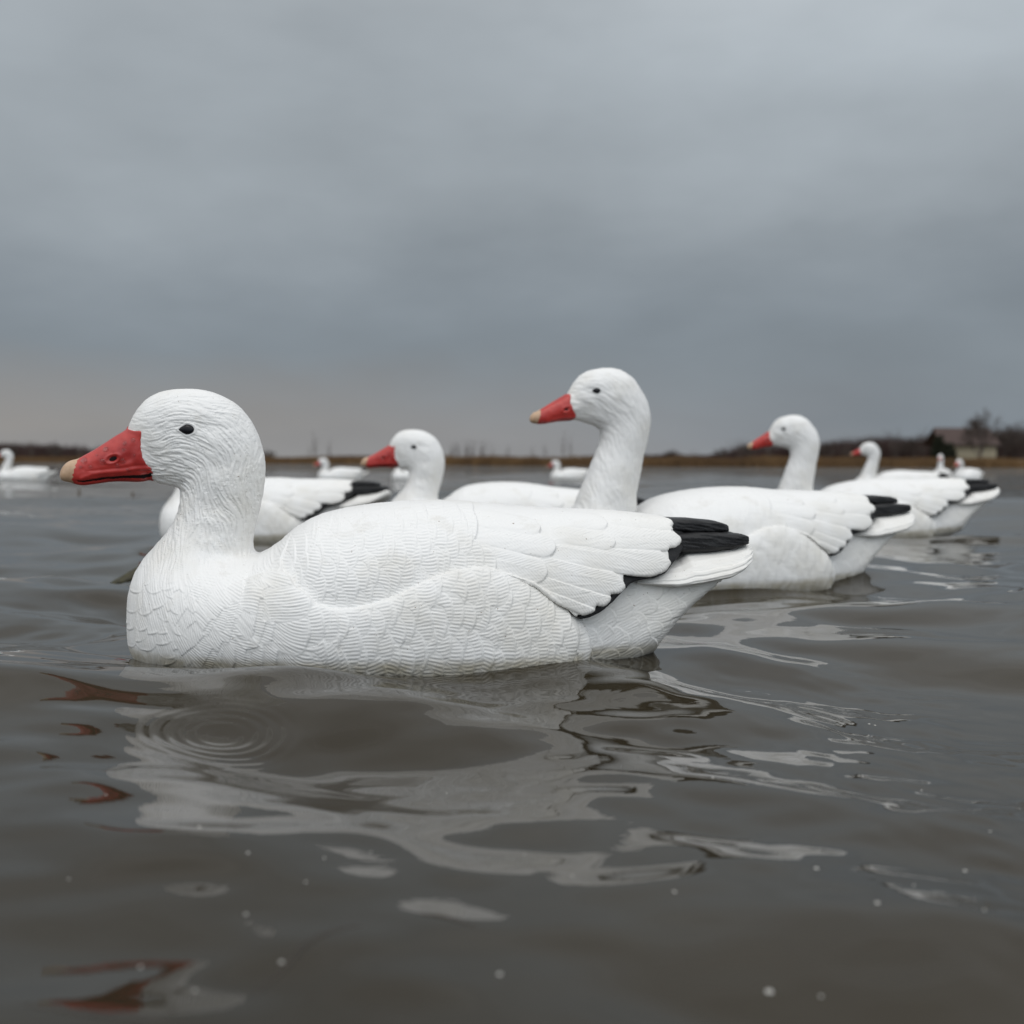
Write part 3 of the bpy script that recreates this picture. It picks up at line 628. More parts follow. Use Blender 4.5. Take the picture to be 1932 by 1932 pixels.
    e = eye_low if low else up_canon([(1132.7, 733.4)], 0.032)[0]
    for s in (-1, 1):
        v, f = patch(hd, e[0], e[1], 14.4 if low else 12.0, 9.2 if low else 8.4, 4.2, -0.9, s, 'tear', nr=10, na=36); link('eye', py_mesh('eye', v, f, M['eye'], True), head)
    if detail:
        for cx, cy, r in [(855, 768, 27), (1015, 800, 24), (1200, 775, 12)]:
            dx_, dy_ = canon([(73.02 + cx * .26457, 693.7 + cy * .26457)], 0.026)[0]; v, f = patch(hd, dx_, dy_, r * .2646, r * .2646 * 0.7, r * .2646 * 0.3, 0.6, -1, nr=5, na=16)
            link('water_droplet', py_mesh('water_droplet', v, f, M['drop'], True), head)
    return root
def place(root, X, Y, yaw, pitch=0.0, dz=0.0, s=1.0):
    root.location = (X, Y, dz); root.rotation_mode = 'XYZ'; root.rotation_euler = (0, -R_(pitch), R_(yaw)); root.scale = (s, s, s)
def copy_tree(o, parent=None):
    c = o.copy(); col.objects.link(c)
    if parent: c.parent = parent
    for ch in list(o.children): copy_tree(ch, c)
    return c
GRP = 'white goose decoys floating on the pond'
hero = decoy('goose_decoy', HL, True, True)
place(hero, HP.o[0], HP.o[1], 6.7)
tag(hero, 'largest and nearest white goose decoy with water drops on its red bill', 'goose decoy', GRP)
upr = decoy('goose_decoy', HU, False, False)
place(upr, 0.276, 1.712, 13.7, 0.9)
tag(upr, 'tall necked white decoy just behind the tail of the nearest decoy', 'goose decoy', GRP)
lowp = decoy('goose_decoy', HL, True, False)
place(lowp, -0.059, 2.446, -1.8, -2.8, 0, 0.986)
tag(lowp, 'white decoy whose low head shows above the back of the nearest decoy', 'goose decoy', GRP)
def more(proto, label, X, Y, yaw, pitch=0.0, dz=0.0, s=1.0):
    c = copy_tree(proto); place(c, X, Y, yaw, pitch, dz, s); tag(c, label, 'goose decoy', GRP); return c
more(upr, 'white decoy with the second tallest neck, its head just above the treeline', 0.879, 2.873, -8.5, 4.2, -0.001, 0.979)
more(lowp, 'white decoy behind the neck of the nearest decoy with its head hidden', -0.650, 2.715, -13.4, 2.6, -0.001, 0.985)
def far(proto, label, px, py, yaw, s=1.0, dz=0.0):
    x, y = ground(np.float64(px), np.float64(py)); return more(proto, label, float(x), float(y), yaw, 0, dz, s)
more(upr, 'upright white decoy mostly hidden, its head left of the house', 2.452, 7.178, -6.9, 0.8)
far(upr, 'small far decoy with an upright neck, standing highest before the house', 1776, 905.0, 62, 0.95)
far(lowp, 'small far decoy sitting low before the house, head turned to camera', 1822, 906.0, 42, 1.0)
far(lowp, 'small far white decoy between the nearest neck and the low red billed head', 636, 905.0, 28, 0.92)
far(lowp, 'far white decoy mostly hidden behind the low red billed head', 775, 905.0, 5, 0.9)
far(lowp, 'small far white decoy just left of the tallest neck', 1070, 904.0, 20, 0.88)
far(upr, 'far white decoy cut off by the left edge of the picture', 38, 905.0, 18, 0.92)

# ------------------------------------------------------------------ water

NW = 46; wr = np.random.default_rng(2)
wl = np.concatenate([np.geomspace(0.09, 0.75, 34), np.geomspace(0.8, 3.0, 12)])
wdir = R_(250) + wr.normal(0, 0.75, NW); wph = wr.uniform(0, 6.28, NW)
wamp = 0.00098 * (wl / 0.25) ** 1.15 * wr.uniform(0.5, 1.4, NW); wamp[wl > 0.8] *= 0.45; wamp[wl < 0.3] *= 1.45
def vnoise(x, y, seed=0):
    xi = np.floor(x).astype(np.int64); yi = np.floor(y).astype(np.int64); fx = x - xi; fy = y - yi; fx = fx * fx * (3 - 2 * fx); fy = fy * fy * (3 - 2 * fy)
    def h(a, b_):
        v = (a * 374761393 + b_ * 668265263 + seed * 982451653) & 0xffffffff; v = ((v ^ (v >> 13)) * 1274126177) & 0xffffffff; return ((v ^ (v >> 16)) & 0xffff) / 65535.0
    return (h(xi, yi) * (1 - fx) * (1 - fy) + h(xi + 1, yi) * fx * (1 - fy) + h(xi, yi + 1) * (1 - fx) * fy + h(xi + 1, yi + 1) * fx * fy)
rc = [(ground(np.float64(415), np.float64(1362)), 0.034, 0.00030, 0.0100)]
def wave(x, y, dr):
    z = np.zeros_like(x); wx = x + 0.03 * (vnoise(x * 4, y * 4, 3) - .5) + 0.012 * (vnoise(x * 13, y * 13, 4) - .5); wy = y + 0.03 * (vnoise(x * 4, y * 4, 5) - .5) + 0.012 * (vnoise(x * 13, y * 13, 6) - .5)
    for l_, d_, p_, a_ in zip(wl, wdir, wph, wamp):
        k = 2 * math.pi / l_; ok = np.clip((l_ / dr - 3) / 3, 0, 1)
        z += a_ * ok * np.sin(k * (wx * math.cos(d_) + wy * math.sin(d_)) + p_)
    # patches of fine ripple
    patch_ = sstep(0.50, 0.80, vnoise(x * 3.1 + 7, y * 3.1, 9))
    for j in range(12):
        l_ = 0.018 + 0.0035 * j; d_ = R_(200 + 14 * j); k = 2 * math.pi / l_; ok = np.clip((l_ / dr - 3) / 3, 0, 1)
        z += 0.00009 * (0.12 + patch_) * ok * (l_ / 0.03) * np.sin(k * (wx * math.cos(d_) + wy * math.sin(d_)) + j * 1.7)
    # short wind ripples over everything, stronger in streaks
    gust = 0.35 + 0.9 * sstep(0.35, 0.75, vnoise(x * 1.7 + 3, y * 2.6, 17))
    for j in range(16):
        l_ = 0.030 + 0.0042 * j; d_ = R_(262 + 38 * math.sin(j * 2.3)); k = 2 * math.pi / l_; ok = np.clip((l_ / dr - 3) / 3, 0, 1)
        z += 0.000105 * gust * (l_ / 0.05) ** 1.2 * ok * np.sin(k * (wx * math.cos(d_) + wy * math.sin(d_)) + j * 2.9)
    # rings left by falling drops
    for (cx_, cy_), r0, am, wl_ in rc:
        r = np.hypot(x - cx_, y - cy_); z += am * (0.4 + vnoise(x * 40, y * 40, 5)) * np.exp(-((r - r0) / 0.022) ** 2) * np.sin(2 * math.pi * (r - r0) / wl_) * np.clip((wl_ / dr - 2.5) / 2, 0, 1)
    for ax_, ay_, sg_, dz_ in wfix: z -= dz_ * np.exp(-((x - ax_) ** 2 + (y - ay_) ** 2) / (2 * sg_ * sg_))
    return z
# the mean level along each hull is where the photograph shows its waterline
wfix = []
for _ in range(3):
    for ax_, ay_, sg_, want in [(-0.30, 0.97, 0.10, 0.0), (-0.13, 0.94, 0.10, 0.0), (0.05, 1.0, 0.09, 0.0), (0.2, 1.62, 0.14, -0.004), (0.45, 1.7, 0.12, 0.0), (0.8, 2.75, 0.2, 0.0), (-0.62, 2.75, 0.2, 0.0)]:
        gx_, gy_ = np.meshgrid(np.linspace(-.06, .06, 7), np.linspace(-.05, .05, 5)); v_ = float(wave(ax_ + gx_.ravel(), ay_ + gy_.ravel(), np.full(35, 0.004)).mean()) - want
        wfix.append((ax_, ay_, sg_, v_ * 0.8))
rs = [0.12]
while rs[-1] < 260:
    r = rs[-1]; rs.append(r + (max(0.0021, r * r / 377 * 1.5) if r < 7 else r * 0.035))
rs.append(420.0); rs.append(2500.0); rs = np.array(rs)
an = np.concatenate([np.linspace(-180, -34, 74)[:-1], np.linspace(-34, 34, 1250), np.linspace(34, 180, 74)[1:-1]])
Rg, Ag = np.meshgrid(rs, np.radians(an), indexing='ij')
wxg = Rg * np.sin(Ag); wyg = Rg * np.cos(Ag)
dr = np.maximum(np.gradient(rs)[:, None] * np.ones_like(Ag), Rg * np.gradient(np.radians(an))[None, :])
wz = wave(wxg, wyg, dr)
nr_, na_ = Rg.shape; ii = np.arange(nr_ * na_).reshape(nr_, na_)
Qw = np.stack([ii[:-1, :], ii[1:, :], np.roll(ii, -1, 1)[1:, :], np.roll(ii, -1, 1)[:-1, :]], -1).reshape(-1, 4)
cap = len(Rg.ravel()); Vw = np.stack([wxg.ravel(), wyg.ravel(), wz.ravel()], 1)
m, t, b = newmat("murky_water"); v = objc(t)
b.inputs['IOR'].default_value = 1.333; b.inputs['Specular IOR Level'].default_value = 0.5; b.inputs['Roughness'].default_value = 0.025
silt = ramp_n(t, noise_n(t, 3.0, 4, 0.5, v), 0.35, 0.7, (0.023, 0.0182, 0.0108, 1), (0.031, 0.0252, 0.0158, 1))
t.links.new(silt, b.inputs['Base Color'])
mp_ = t.nodes.new('ShaderNodeMapping'); mp_.inputs['Scale'].default_value = (1, 1.6, 1); t.links.new(v, mp_.inputs[0])
fine = noise_n(t, 26, 3, 0.5, mp_.outputs[0], 0.4); wide = noise_n(t, 2.2, 6, 0.62, mp_.outputs[0], 0.6)
cd = t.nodes.new('ShaderNodeSeparateXYZ'); t.links.new(v, cd.inputs[0])
fr = t.nodes.new('ShaderNodeMapRange'); fr.inputs[1].default_value = 2.5; fr.inputs[2].default_value = 9.0; t.links.new(cd.outputs['Y'], fr.inputs[0])
b1 = t.nodes.new('ShaderNodeBump'); b1.inputs['Distance'].default_value = 0.0005; b1.inputs['Strength'].default_value = 0.35; t.links.new(fine, b1.inputs['Height'])
b2 = t.nodes.new('ShaderNodeBump'); b2.inputs['Distance'].default_value = 0.10; t.links.new(wide, b2.inputs['Height']); t.links.new(b1.outputs[0], b2.inputs['Normal'])
t.links.new(fr.outputs[0], b2.inputs['Strength']); t.links.new(b2.outputs[0], b.inputs['Normal'])
water = link('water', np_mesh('water', Vw, Qw, m)); tag(water, kind='structure')

# ------------------------------------------------------------------ far bank
def hor(px): return 874.5 + (px - 966) * math.tan(ROLL)
shore_tab = [(-900, 210), (0, 190), (400, 165), (560, 140), (760, 95), (900, 75), (1100, 64), (1500, 62), (1932, 64), (2900, 70)]
def shore(px): return float(np.interp(px, [q[0] for q in shore_tab], [q[1] for q in shore_tab]))
def at(px, d): return ((px - 966) / F * d, d)
mat_land = simple("bank_soil", (0.10, 0.068, 0.035), (0.16, 0.11, 0.055), 0.6, 0.95, 0.1)
pxs = np.linspace(-900, 2900, 220); steps = [0, 1.5, 4, 10, 30, 90, 300, 1500]; vs = []; hs = [-0.15, 0.06, 0.14, 0.18, 0.2, 0.25, 0.3, 0.6]
for s_, h_ in zip(steps, hs):
    for p in pxs:
        x, y = at(p, shore(p) + s_ + (0.8 * mnoise.noise(Vector((p * 0.02, s_, 0))) if s_ < 20 else 0)); vs.append((x, y, h_))
n_ = len(pxs); fs = [(i * n_ + j, i * n_ + j + 1, (i + 1) * n_ + j + 1, (i + 1) * n_ + j) for i in range(len(steps) - 1) for j in range(n_ - 1)]
tag(link('ground', py_mesh('ground', vs, fs, mat_land, True)), kind='structure')
# tawny marsh grass: thin blades, taller on the far left bank
mat_grass = simple("dry_marsh_grass", (0.165, 0.10, 0.048), (0.095, 0.058, 0.032), 0.35, 0.9, 0.1)
vs = []; NB = 46000
bx = rng.uniform(-150, 2080, NB); bd = rng.uniform(0, 1, NB) ** 1.4 * 16
hb = np.interp(bx, [0, 300, 560, 760, 1000, 1932], [0.85, 0.8, 0.75, 0.58, 0.42, 0.42])
V_ = np.zeros((NB, 3, 3)); 
dd_ = np.interp(bx, [q[0] for q in shore_tab], [q[1] for q in shore_tab]) + 0.6 + bd
xx = (bx - 966) / F * dd_; clump = 0.55 + 0.75 * vnoise(xx * 0.8, dd_ * 0.8, 21) + 0.25 * rng.random(NB); hh = hb * clump
wd = 0.018 + 0.03 * rng.random(NB); lean = rng.normal(0, 0.10, NB) * hh; ang = rng.uniform(-0.7, 0.7, NB)
V_[:, 0] = np.stack([xx - wd * np.cos(ang), dd_ - wd * np.sin(ang), np.full(NB, 0.02)], 1); V_[:, 1] = np.stack([xx + wd * np.cos(ang), dd_ + wd * np.sin(ang), np.full(NB, 0.02)], 1)
V_[:, 2] = np.stack([xx + lean, dd_ + rng.normal(0, 0.05, NB), hh + 0.15], 1)
gm = np_mesh('marsh_grass', V_.reshape(-1, 3), np.arange(NB * 3).reshape(-1, 3), mat_grass, False)
tag(link('marsh_grass', gm), 'tawny dry marsh grass along the far bank', 'grass', kind='stuff')
# distant wood that reads as one brown band
mat_wood = simple("winter_twigs", (0.066, 0.040, 0.036), (0.036, 0.025, 0.023), 0.12, 0.9, 0.1)
top_tab = [(-200, 838), (0, 837), (60, 836), (120, 839), (200, 841), (330, 846), (480, 850), (505, 851), (520, 859), (560, 860), (700, 859), (900, 860), (1100, 860), (1210, 858), (1245, 856), (1266, 850), (1290, 854), (1330, 853), (1361, 846), (1395, 838), (1440, 838),
           (1550, 833), (1607, 826), (1680, 819), (1720, 822), (1750, 815), (1800, 815), (1880, 808), (1905, 806), (1932, 808), (2100, 806)]
NT = 60000
bx = rng.uniform(-180, 2080, NT); dist = np.interp(bx, [-200, 600, 1200, 2000], [300, 330, 300, 215]) + rng.uniform(0, 60, NT)
ty = np.interp(bx, [q[0] for q in top_tab], [q[1] for q in top_tab]); hz_ = 874.5 + (bx - 966) * math.tan(ROLL)
H_ = (hz_ - ty) / F * dist + HC; xx = (bx - 966) / F * dist; H_ *= (0.55 + 0.50 * vnoise(xx * 0.30, np.zeros_like(xx), 31) + 0.14 * vnoise(xx * 1.3, dist * 0.2, 32)) * rng.uniform(0.75, 1.06, NT)
V_ = np.zeros((NT, 3, 3)); base = H_ * rng.uniform(0.0, 0.75, NT) * (rng.random(NT) > 0.3); wd = 0.05 + 0.09 * rng.random(NT)
V_[:, 0] = np.stack([xx - wd, dist, base], 1); V_[:, 1] = np.stack([xx + wd, dist + 0.1, base], 1); V_[:, 2] = np.stack([xx + rng.normal(0, 0.35, NT), dist + rng.normal(0, 0.3, NT), H_], 1)
tag(link('woodland', np_mesh('woodland', V_.reshape(-1, 3), np.arange(NT * 3).reshape(-1, 3), mat_wood, False)), 'bare reddish brown wood along the horizon', 'woodland', kind='stuff')

# bare trees that stand out from it
mat_bark = simple("grey_brown_bark", (0.10, 0.083, 0.074), (0.066, 0.054, 0.048), 3, 0.9, 0.1)
def tube(vs, fs, a, b_, ra, rb, k=4):
    a = Vector(a); b_ = Vector(b_); d = (b_ - a).normalized(); u = d.orthogonal().normalized(); w = d.cross(u); s0 = len(vs)
    for p, r in ((a, ra), (b_, rb)):
        for i in range(k): an_ = 2 * math.pi * i / k; vs.append(p + (u * math.cos(an_) + w * math.sin(an_)) * r)
    for i in range(k): fs.append((s0 + i, s0 + (i + 1) % k, s0 + k + (i + 1) % k, s0 + k + i))
def tree_meshes(seed, spread, depth=5):
    r = random.Random(seed); tv, tf, cv, cf = [], [], [], []
    def grow(p, d, ln, rad, lv):
        q = p + d * ln; tgt = (tv, tf) if lv == 0 else (cv, cf); tube(tgt[0], tgt[1], p, q, max(rad, 0.0022), max(rad * 0.68, 0.0018), 5 if lv == 0 else 3)
        if lv >= depth: return
        for i in range(r.choice((2, 3, 3)) if lv else 5):
            nd_ = (d + Vector((r.gauss(0, spread), r.gauss(0, spread), r.gauss(0.10, 0.22)))).normalized()
            st = p + d * ln * r.uniform(0.35, 1.0); grow(st, nd_, ln * r.uniform(0.6, 0.92), rad * 0.6, lv + 1)
    grow(Vector((0, 0, -0.02)), Vector((0.02, 0, 1)).normalized(), 0.20, 0.014, 0)
    h = max(v.z for v in cv)
    for L__ in (tv, cv):
        for v in L__: v.xyz /= h
    return py_mesh('trunk', tv, tf, mat_bark), py_mesh('crown', cv, cf, mat_bark)
def sapling(seed):
    r = random.Random(seed); tv, tf, cv, cf = [], [], [], []; p = Vector((0, 0, 0)); n_ = 12
    for i in range(n_):
        q = p + Vector((r.gauss(0, 0.008), r.gauss(0, 0.008), 1 / n_)); ra = 0.008 * (1 - i / n_) + 0.002; tube(tv, tf, p, q, ra, ra * 0.9, 5)
        if i > 1:
            for _ in range(6):
                a = r.uniform(0, 6.28); l_ = r.uniform(0.10, 0.22) * (1.25 - i / n_); e = q + Vector((math.cos(a) * l_ * 0.55, math.sin(a) * l_ * 0.55, l_)); tube(cv, cf, q, e, 0.005, 0.003, 3)
                for __ in range(4):
                    b0 = q.lerp(e, r.uniform(0.3, 0.9)); a2 = r.uniform(0, 6.28); l2 = l_ * r.uniform(0.3, 0.6); tube(cv, cf, b0, b0 + Vector((math.cos(a2) * l2 * 0.5, math.sin(a2) * l2 * 0.5, l2)), 0.003, 0.0018, 3)
        p = q
    return py_mesh('trunk', tv, tf, mat_bark), py_mesh('crown', cv, cf, mat_bark)
def thicket(seed, fan, n_stem):
    r = random.Random(seed); tv, tf, cv, cf = [], [], [], []
    for i in range(n_stem):
        a = r.uniform(0, 6.28); tl = abs(r.gauss(0, fan)); h = r.uniform(0.55, 1.0); p = Vector((r.gauss(0, 0.04), r.gauss(0, 0.04), -0.02)); d = Vector((math.cos(a) * tl, math.sin(a) * tl, 1)).normalized(); seg = 6
        for k in range(seg):
            q = p + d * h / seg; ra = 0.0065 * (1 - k / seg) + 0.002; tube(tv if k < 2 else cv, tf if k < 2 else cf, p, q, ra, ra * 0.85, 3)
            for _ in range(4 if k > 1 else 0):
                dd = (d + Vector((r.gauss(0, 0.45), r.gauss(0, 0.45), 0.1))).normalized(); l2 = h * r.uniform(0.08, 0.2); tube(cv, cf, q, q + dd * l2, 0.0028, 0.0016, 3)
            d = (d + Vector((r.gauss(0, 0.06), r.gauss(0, 0.06), 0.05))).normalized(); p = q
    return py_mesh('trunk', tv, tf, mat_bark), py_mesh('crown', cv, cf, mat_bark)
kinds = [thicket(4, 0.30, 16), tree_meshes(8, 0.40, 6), thicket(9, 0.14, 7)]
TG = 'bare trees on the far bank'
ORD = ['leftmost', 'second from left', 'third from left', 'fourth from left', 'fifth from left', 'sixth from left', 'seventh from left', 'eighth from left', 'ninth from left', 'tenth from left', 'eleventh from left', 'twelfth from left', 'thirteenth from left', 'fourteenth from left']
seen_l = {}
def tree(px, topy, d, kind, label, fat=1.0, w=1.0):
    k_ = seen_l.get(label, 0); seen_l[label] = k_ + 1
    if '#' in label: label = ORD[k_] + label.replace('#', '')
    h = (hor(px) - topy) / F * d + HC - 0.1; x, y = at(px, d)
    o = empty('bare_tree', (x, y, 0.1), (0, 0, rnd.uniform(0, 6))); o.scale = (h * w, h * w, h)
    link('trunk', kinds[kind][0], o); link('crown', kinds[kind][1], o); tag(o, label, 'tree', TG); return o
tree(1847, 768, 185, 1, 'tall bare tree standing in front of the house', w=0.75)
for px, ty, k in [(20, 834, 1), (60, 833, 0), (105, 831, 1), (150, 838, 0), (185, 836, 2)]: tree(px, ty, 250, k, '# low bare tree in the wood left of the nearest bill')
tree(508, 846, 200, 1, 'dark bushy tree beside the neck of the nearest decoy')
for px, ty, k in [(583, 838, 2), (593, 816, 2), (622, 830, 2)]: tree(px, ty, 150, k, '# thin bare sapling above the far decoy left of the low head', w=0.6)
for px, ty, k in [(852, 836, 0), (864, 832, 2), (880, 830, 0), (893, 834, 2), (908, 832, 0)]: tree(px, ty, 130, k, '# bare sapling in the clump right of the low head', w=0.8)
for px, ty, k in [(930, 842, 2), (957, 838, 2), (1005, 842, 2), (1028, 836, 2)]: tree(px, ty, 120, k, '# faint bare sapling between the low head and the tallest neck', w=0.7)
for px, ty, k in [(1063, 814, 2), (1076, 822, 2)]: tree(px, ty, 110, k, '# thin tall sapling under the bill of the tallest decoy', w=0.5)
for px, ty, k in [(1218, 855, 1), (1266, 846, 1), (1310, 851, 0), (1362, 841, 1), (1395, 829, 0), (1412, 833, 1)]: tree(px, ty, 230, k, '# bare tree between the tallest and second tallest necks')
for px, ty, k in [(1450, 829, 0), (1560, 827, 1), (1592, 823, 0), (1640, 822, 1), (1690, 812, 0), (1722, 818, 1), (1740, 808, 2)]: tree(px, ty, 210, k, '# bare tree between the second tallest neck and the house')
for px, ty, k in [(1893, 800, 1), (1912, 797, 0), (1930, 796, 1), (1948, 799, 0)]: tree(px, ty, 195, k, '# bare tree standing right of the house')
# dark evergreen by the house
def evergreen(px, ty, d, w, label):
    h = (hor(px) - ty) / F * d + HC; x, y = at(px, d); o = empty('evergreen_tree', (x, y, 0.1)); vs, fs = [], []; tube(vs, fs, (0, 0, 0), (0, 0, h * 0.5), 0.12, 0.05, 6); link('trunk', py_mesh('trunk', vs, fs, mat_bark), o)
    n_ = 2600; u = rng.random(n_) ** 0.7; a = rng.uniform(0, 6.28, n_); rr = w * np.sqrt(np.clip(1 - (u * 1.02 - 0.15) ** 2, 0, 1)) * (0.6 + 0.5 * rng.random(n_)) * (1 - 0.45 * u); c_ = np.stack([rr * np.cos(a), rr * np.sin(a), 0.2 + u * (h - 0.3)], 1)
    T_ = c_[:, None, :] + rng.normal(0, 0.16, (n_, 3, 3)); link('crown', np_mesh('crown', T_.reshape(-1, 3), np.arange(n_ * 3).reshape(-1, 3), M['ever'], False), o); tag(o, label, 'tree')
M['ever'] = simple("dark_evergreen", (0.014, 0.017, 0.010), (0.028, 0.030, 0.018), 1.5, 0.8, 0.2)
evergreen(1769, 824, 178, 1.4, 'dark round evergreen at the left end of the house')
evergreen(1788, 838, 178, 1.5, 'low dark evergreen shrub against the cream house wall')
# house
HD = 192.0
mat_wall = simple("cream_siding", (0.34, 0.305, 0.22), (0.27, 0.245, 0.18), 1.2, 0.8, 0.2); mat_roof = simple("brown_shingles", (0.080, 0.056, 0.050), (0.060, 0.043, 0.039), 2.5, 0.85, 0.2)
mat_trim = simple("dark_house_trim", (0.05, 0.045, 0.04), (0.04, 0.035, 0.03), 2, 0.7, 0.2)
m, t, b = newmat("house_window_glass"); b.inputs['Base Color'].default_value = (0.03, 0.035, 0.04, 1); b.inputs['Roughness'].default_value = 0.15; mat_glass = m
def hp(px, py): return (px - 966) / F * HD, (hor(px) - py) / F * HD + HC
def box(name, x0, x1, y0, y1, z0, z1, mat, parent):
    vs = [(x, y, z) for x in (x0, x1) for y in (y0, y1) for z in (z0, z1)]; return link(name, py_mesh(name, vs, [(0, 1, 3, 2), (4, 6, 7, 5), (0, 4, 5, 1), (2, 3, 7, 6), (0, 2, 6, 4), (1, 5, 7, 3)], mat), parent)
cx, _ = hp(1825, 870); house = empty('house', (cx, HD, 0.15)); tag(house, 'cream walled house with a wide brown roof behind a tall bare tree', 'house')
def lx_(px, py): x, z = hp(px, py); return x - cx, z - 0.15
xl, ze = lx_(1799, 838); xr, _ = lx_(1878, 838); rl, zr = lx_(1767, 806); rr_, _ = lx_(1885, 806); DP = 7.0
def roof():
    vs, fs = [], []; e = 0.5; th = 0.18; zl = ze - 0.25
    for dz in (0, th):
        vs += [(rl, -e, zl + dz), (rr_, -e, zl + dz), (rr_ - 0.6, DP / 2, zr - th + dz), (rl + 0.6, DP / 2, zr - th + dz), (rl, DP + e, zl + dz), (rr_, DP + e, zl + dz)]
    fs = [(6, 7, 8, 9), (9, 8, 11, 10), (0, 3, 2, 1), (3, 4, 5, 2), (0, 1, 7, 6), (4, 10, 11, 5), (0, 6, 9, 3), (3, 9, 10, 4), (1, 2, 8, 7), (2, 5, 11, 8)]
    return py_mesh('roof', vs, fs, mat_roof)
link('roof', roof(), house)
def walls():
    vs = [(xl, 0, -0.1), (xr, 0, -0.1), (xr, DP, -0.1), (xl, DP, -0.1), (xl, 0, ze), (xr, 0, ze), (xr, DP, ze), (xl, DP, ze), (xl, DP / 2, zr - 0.35), (xr, DP / 2, zr - 0.35)]
    return py_mesh('wall', vs, [(0, 1, 5, 4), (1, 2, 6, 9, 5), (2, 3, 7, 6), (3, 0, 4, 8, 7)], mat_wall)
link('wall', walls(), house)
for px in (1770, 1784): x, _ = lx_(px, 850); box('porch_post', x - 0.07, x + 0.07, -0.2, -0.06, 0, ze - 0.2, mat_trim, house)
box('porch_floor', rl + 0.4, xl - 0.01, -0.3, DP, -0.05, 0.18, mat_trim, house)
box('fascia', rl, rr_, -0.56, -0.502, ze - 0.30, ze - 0.08, mat_trim, house)
# small pale tank beyond the last trees
tx, tz = (1925 - 966) / F * 120, 0.16
tk = empty('tank', (tx, 120, tz)); tag(tk, 'small pale rounded tank on the grass at the right edge', 'tank')
vs, fs = [], []; tube(vs, fs, (-0.32, 0, 0.42), (0.32, 0, 0.42), 0.24, 0.24, 16)
for sx in (-1, 1): tube(vs, fs, (0.32 * sx, 0, 0.42), (0.44 * sx, 0, 0.42), 0.24, 0.08, 16)
mat_tank = simple("pale_tank_paint", (0.62, 0.60, 0.60), (0.52, 0.50, 0.50), 5, 0.5, 0.3)
link('shell', py_mesh('shell', vs, fs, mat_tank, True), tk)
for x in (-0.2, 0.2): box('foot', x - 0.04, x + 0.04, -0.15, 0.15, -0.05, 0.26, mat_tank, tk)

# ------------------------------------------------------------------ things afloat
mat_foam = simple("pond_foam", (0.42, 0.41, 0.38), (0.30, 0.29, 0.27), 200, 0.3, 0.5)
def wz_at(x, y): return float(wave(np.array([x]), np.array([y]), np.array([0.004]))[0])
fl = [(376, 1570, 6), (468, 1611, 5), (612, 1607, 4), (577, 1655, 4), (464, 1710, 6), (265, 1790, 6), (531, 1800, 8), (943, 1802, 8), (368, 1845, 6), (1273, 1641, 5.5), (1541, 1596, 7), (1656, 1672, 8), (1452, 1797, 13), (1550, 1803, 6),
      (1858, 1688, 5), (1725, 1625, 4), (1822, 1579, 6), (1869, 1526, 4), (1641, 1303, 3.5), (1652, 1304, 3), (1080, 1606, 4), (843, 1437, 3), (1345, 1434, 4), (700, 1585, 3), (1290, 1530, 3), (130, 1640, 3.5), (990, 1560, 3), (1740, 1430, 3), (200, 1500, 3)]
def blob(r, seed):
    rr = random.Random(seed); vs, fs = [], []; na, nr = 14, 5
    for i in range(nr + 1):
        u = 1 - i / nr
        for j in range(na if i < nr else 1):
            a = 2 * math.pi * j / na; k = 1 + 0.25 * mnoise.noise(Vector((math.cos(a) * 1.5, math.sin(a) * 1.5, seed))); vs.append((math.cos(a) * u * r * k, math.sin(a) * u * r * k, r * 0.55 * math.sqrt(max(0, 1 - u * u)) - 0.0004))
    for i in range(nr):
        for j in range(na):
            j2 = (j + 1) % na; fs.append((i * na + j, i * na + j2, (i + 1) * na + j2, (i + 1) * na + j) if i < nr - 1 else (i * na + j, i * na + j2, nr * na))
    return py_mesh('foam_fleck', vs, fs, mat_foam, True)
fms = [blob(1.0, i) for i in range(5)]
for i, (px, py, r) in enumerate(fl):
    x, y = ground(np.float64(px), np.float64(py)); x, y = float(x), float(y); s_ = r / F * y * 0.62
    o = link('foam_fleck', fms[i % 5]); o.location = (x, y, wz_at(x, y)); o.scale = (s_ * rnd.uniform(0.9, 1.3), s_, s_); o.rotation_euler[2] = rnd.uniform(0, 6)
    side = 'left' if px < 640 else 'middle' if px < 1280 else 'right'
    k_ = sum(1 for q in fl if (q[0] < 640, q[0] >= 1280) == (px < 640, px >= 1280) and q[0] < px)
    tag(o, ORD[k_] + ' ' + {'left': 'pale foam fleck below the nearest head', 'middle': 'pale foam fleck below the nearest body', 'right': 'pale foam fleck on open water at lower right'}[side], 'foam fleck', 'foam flecks scattered on the foreground water')
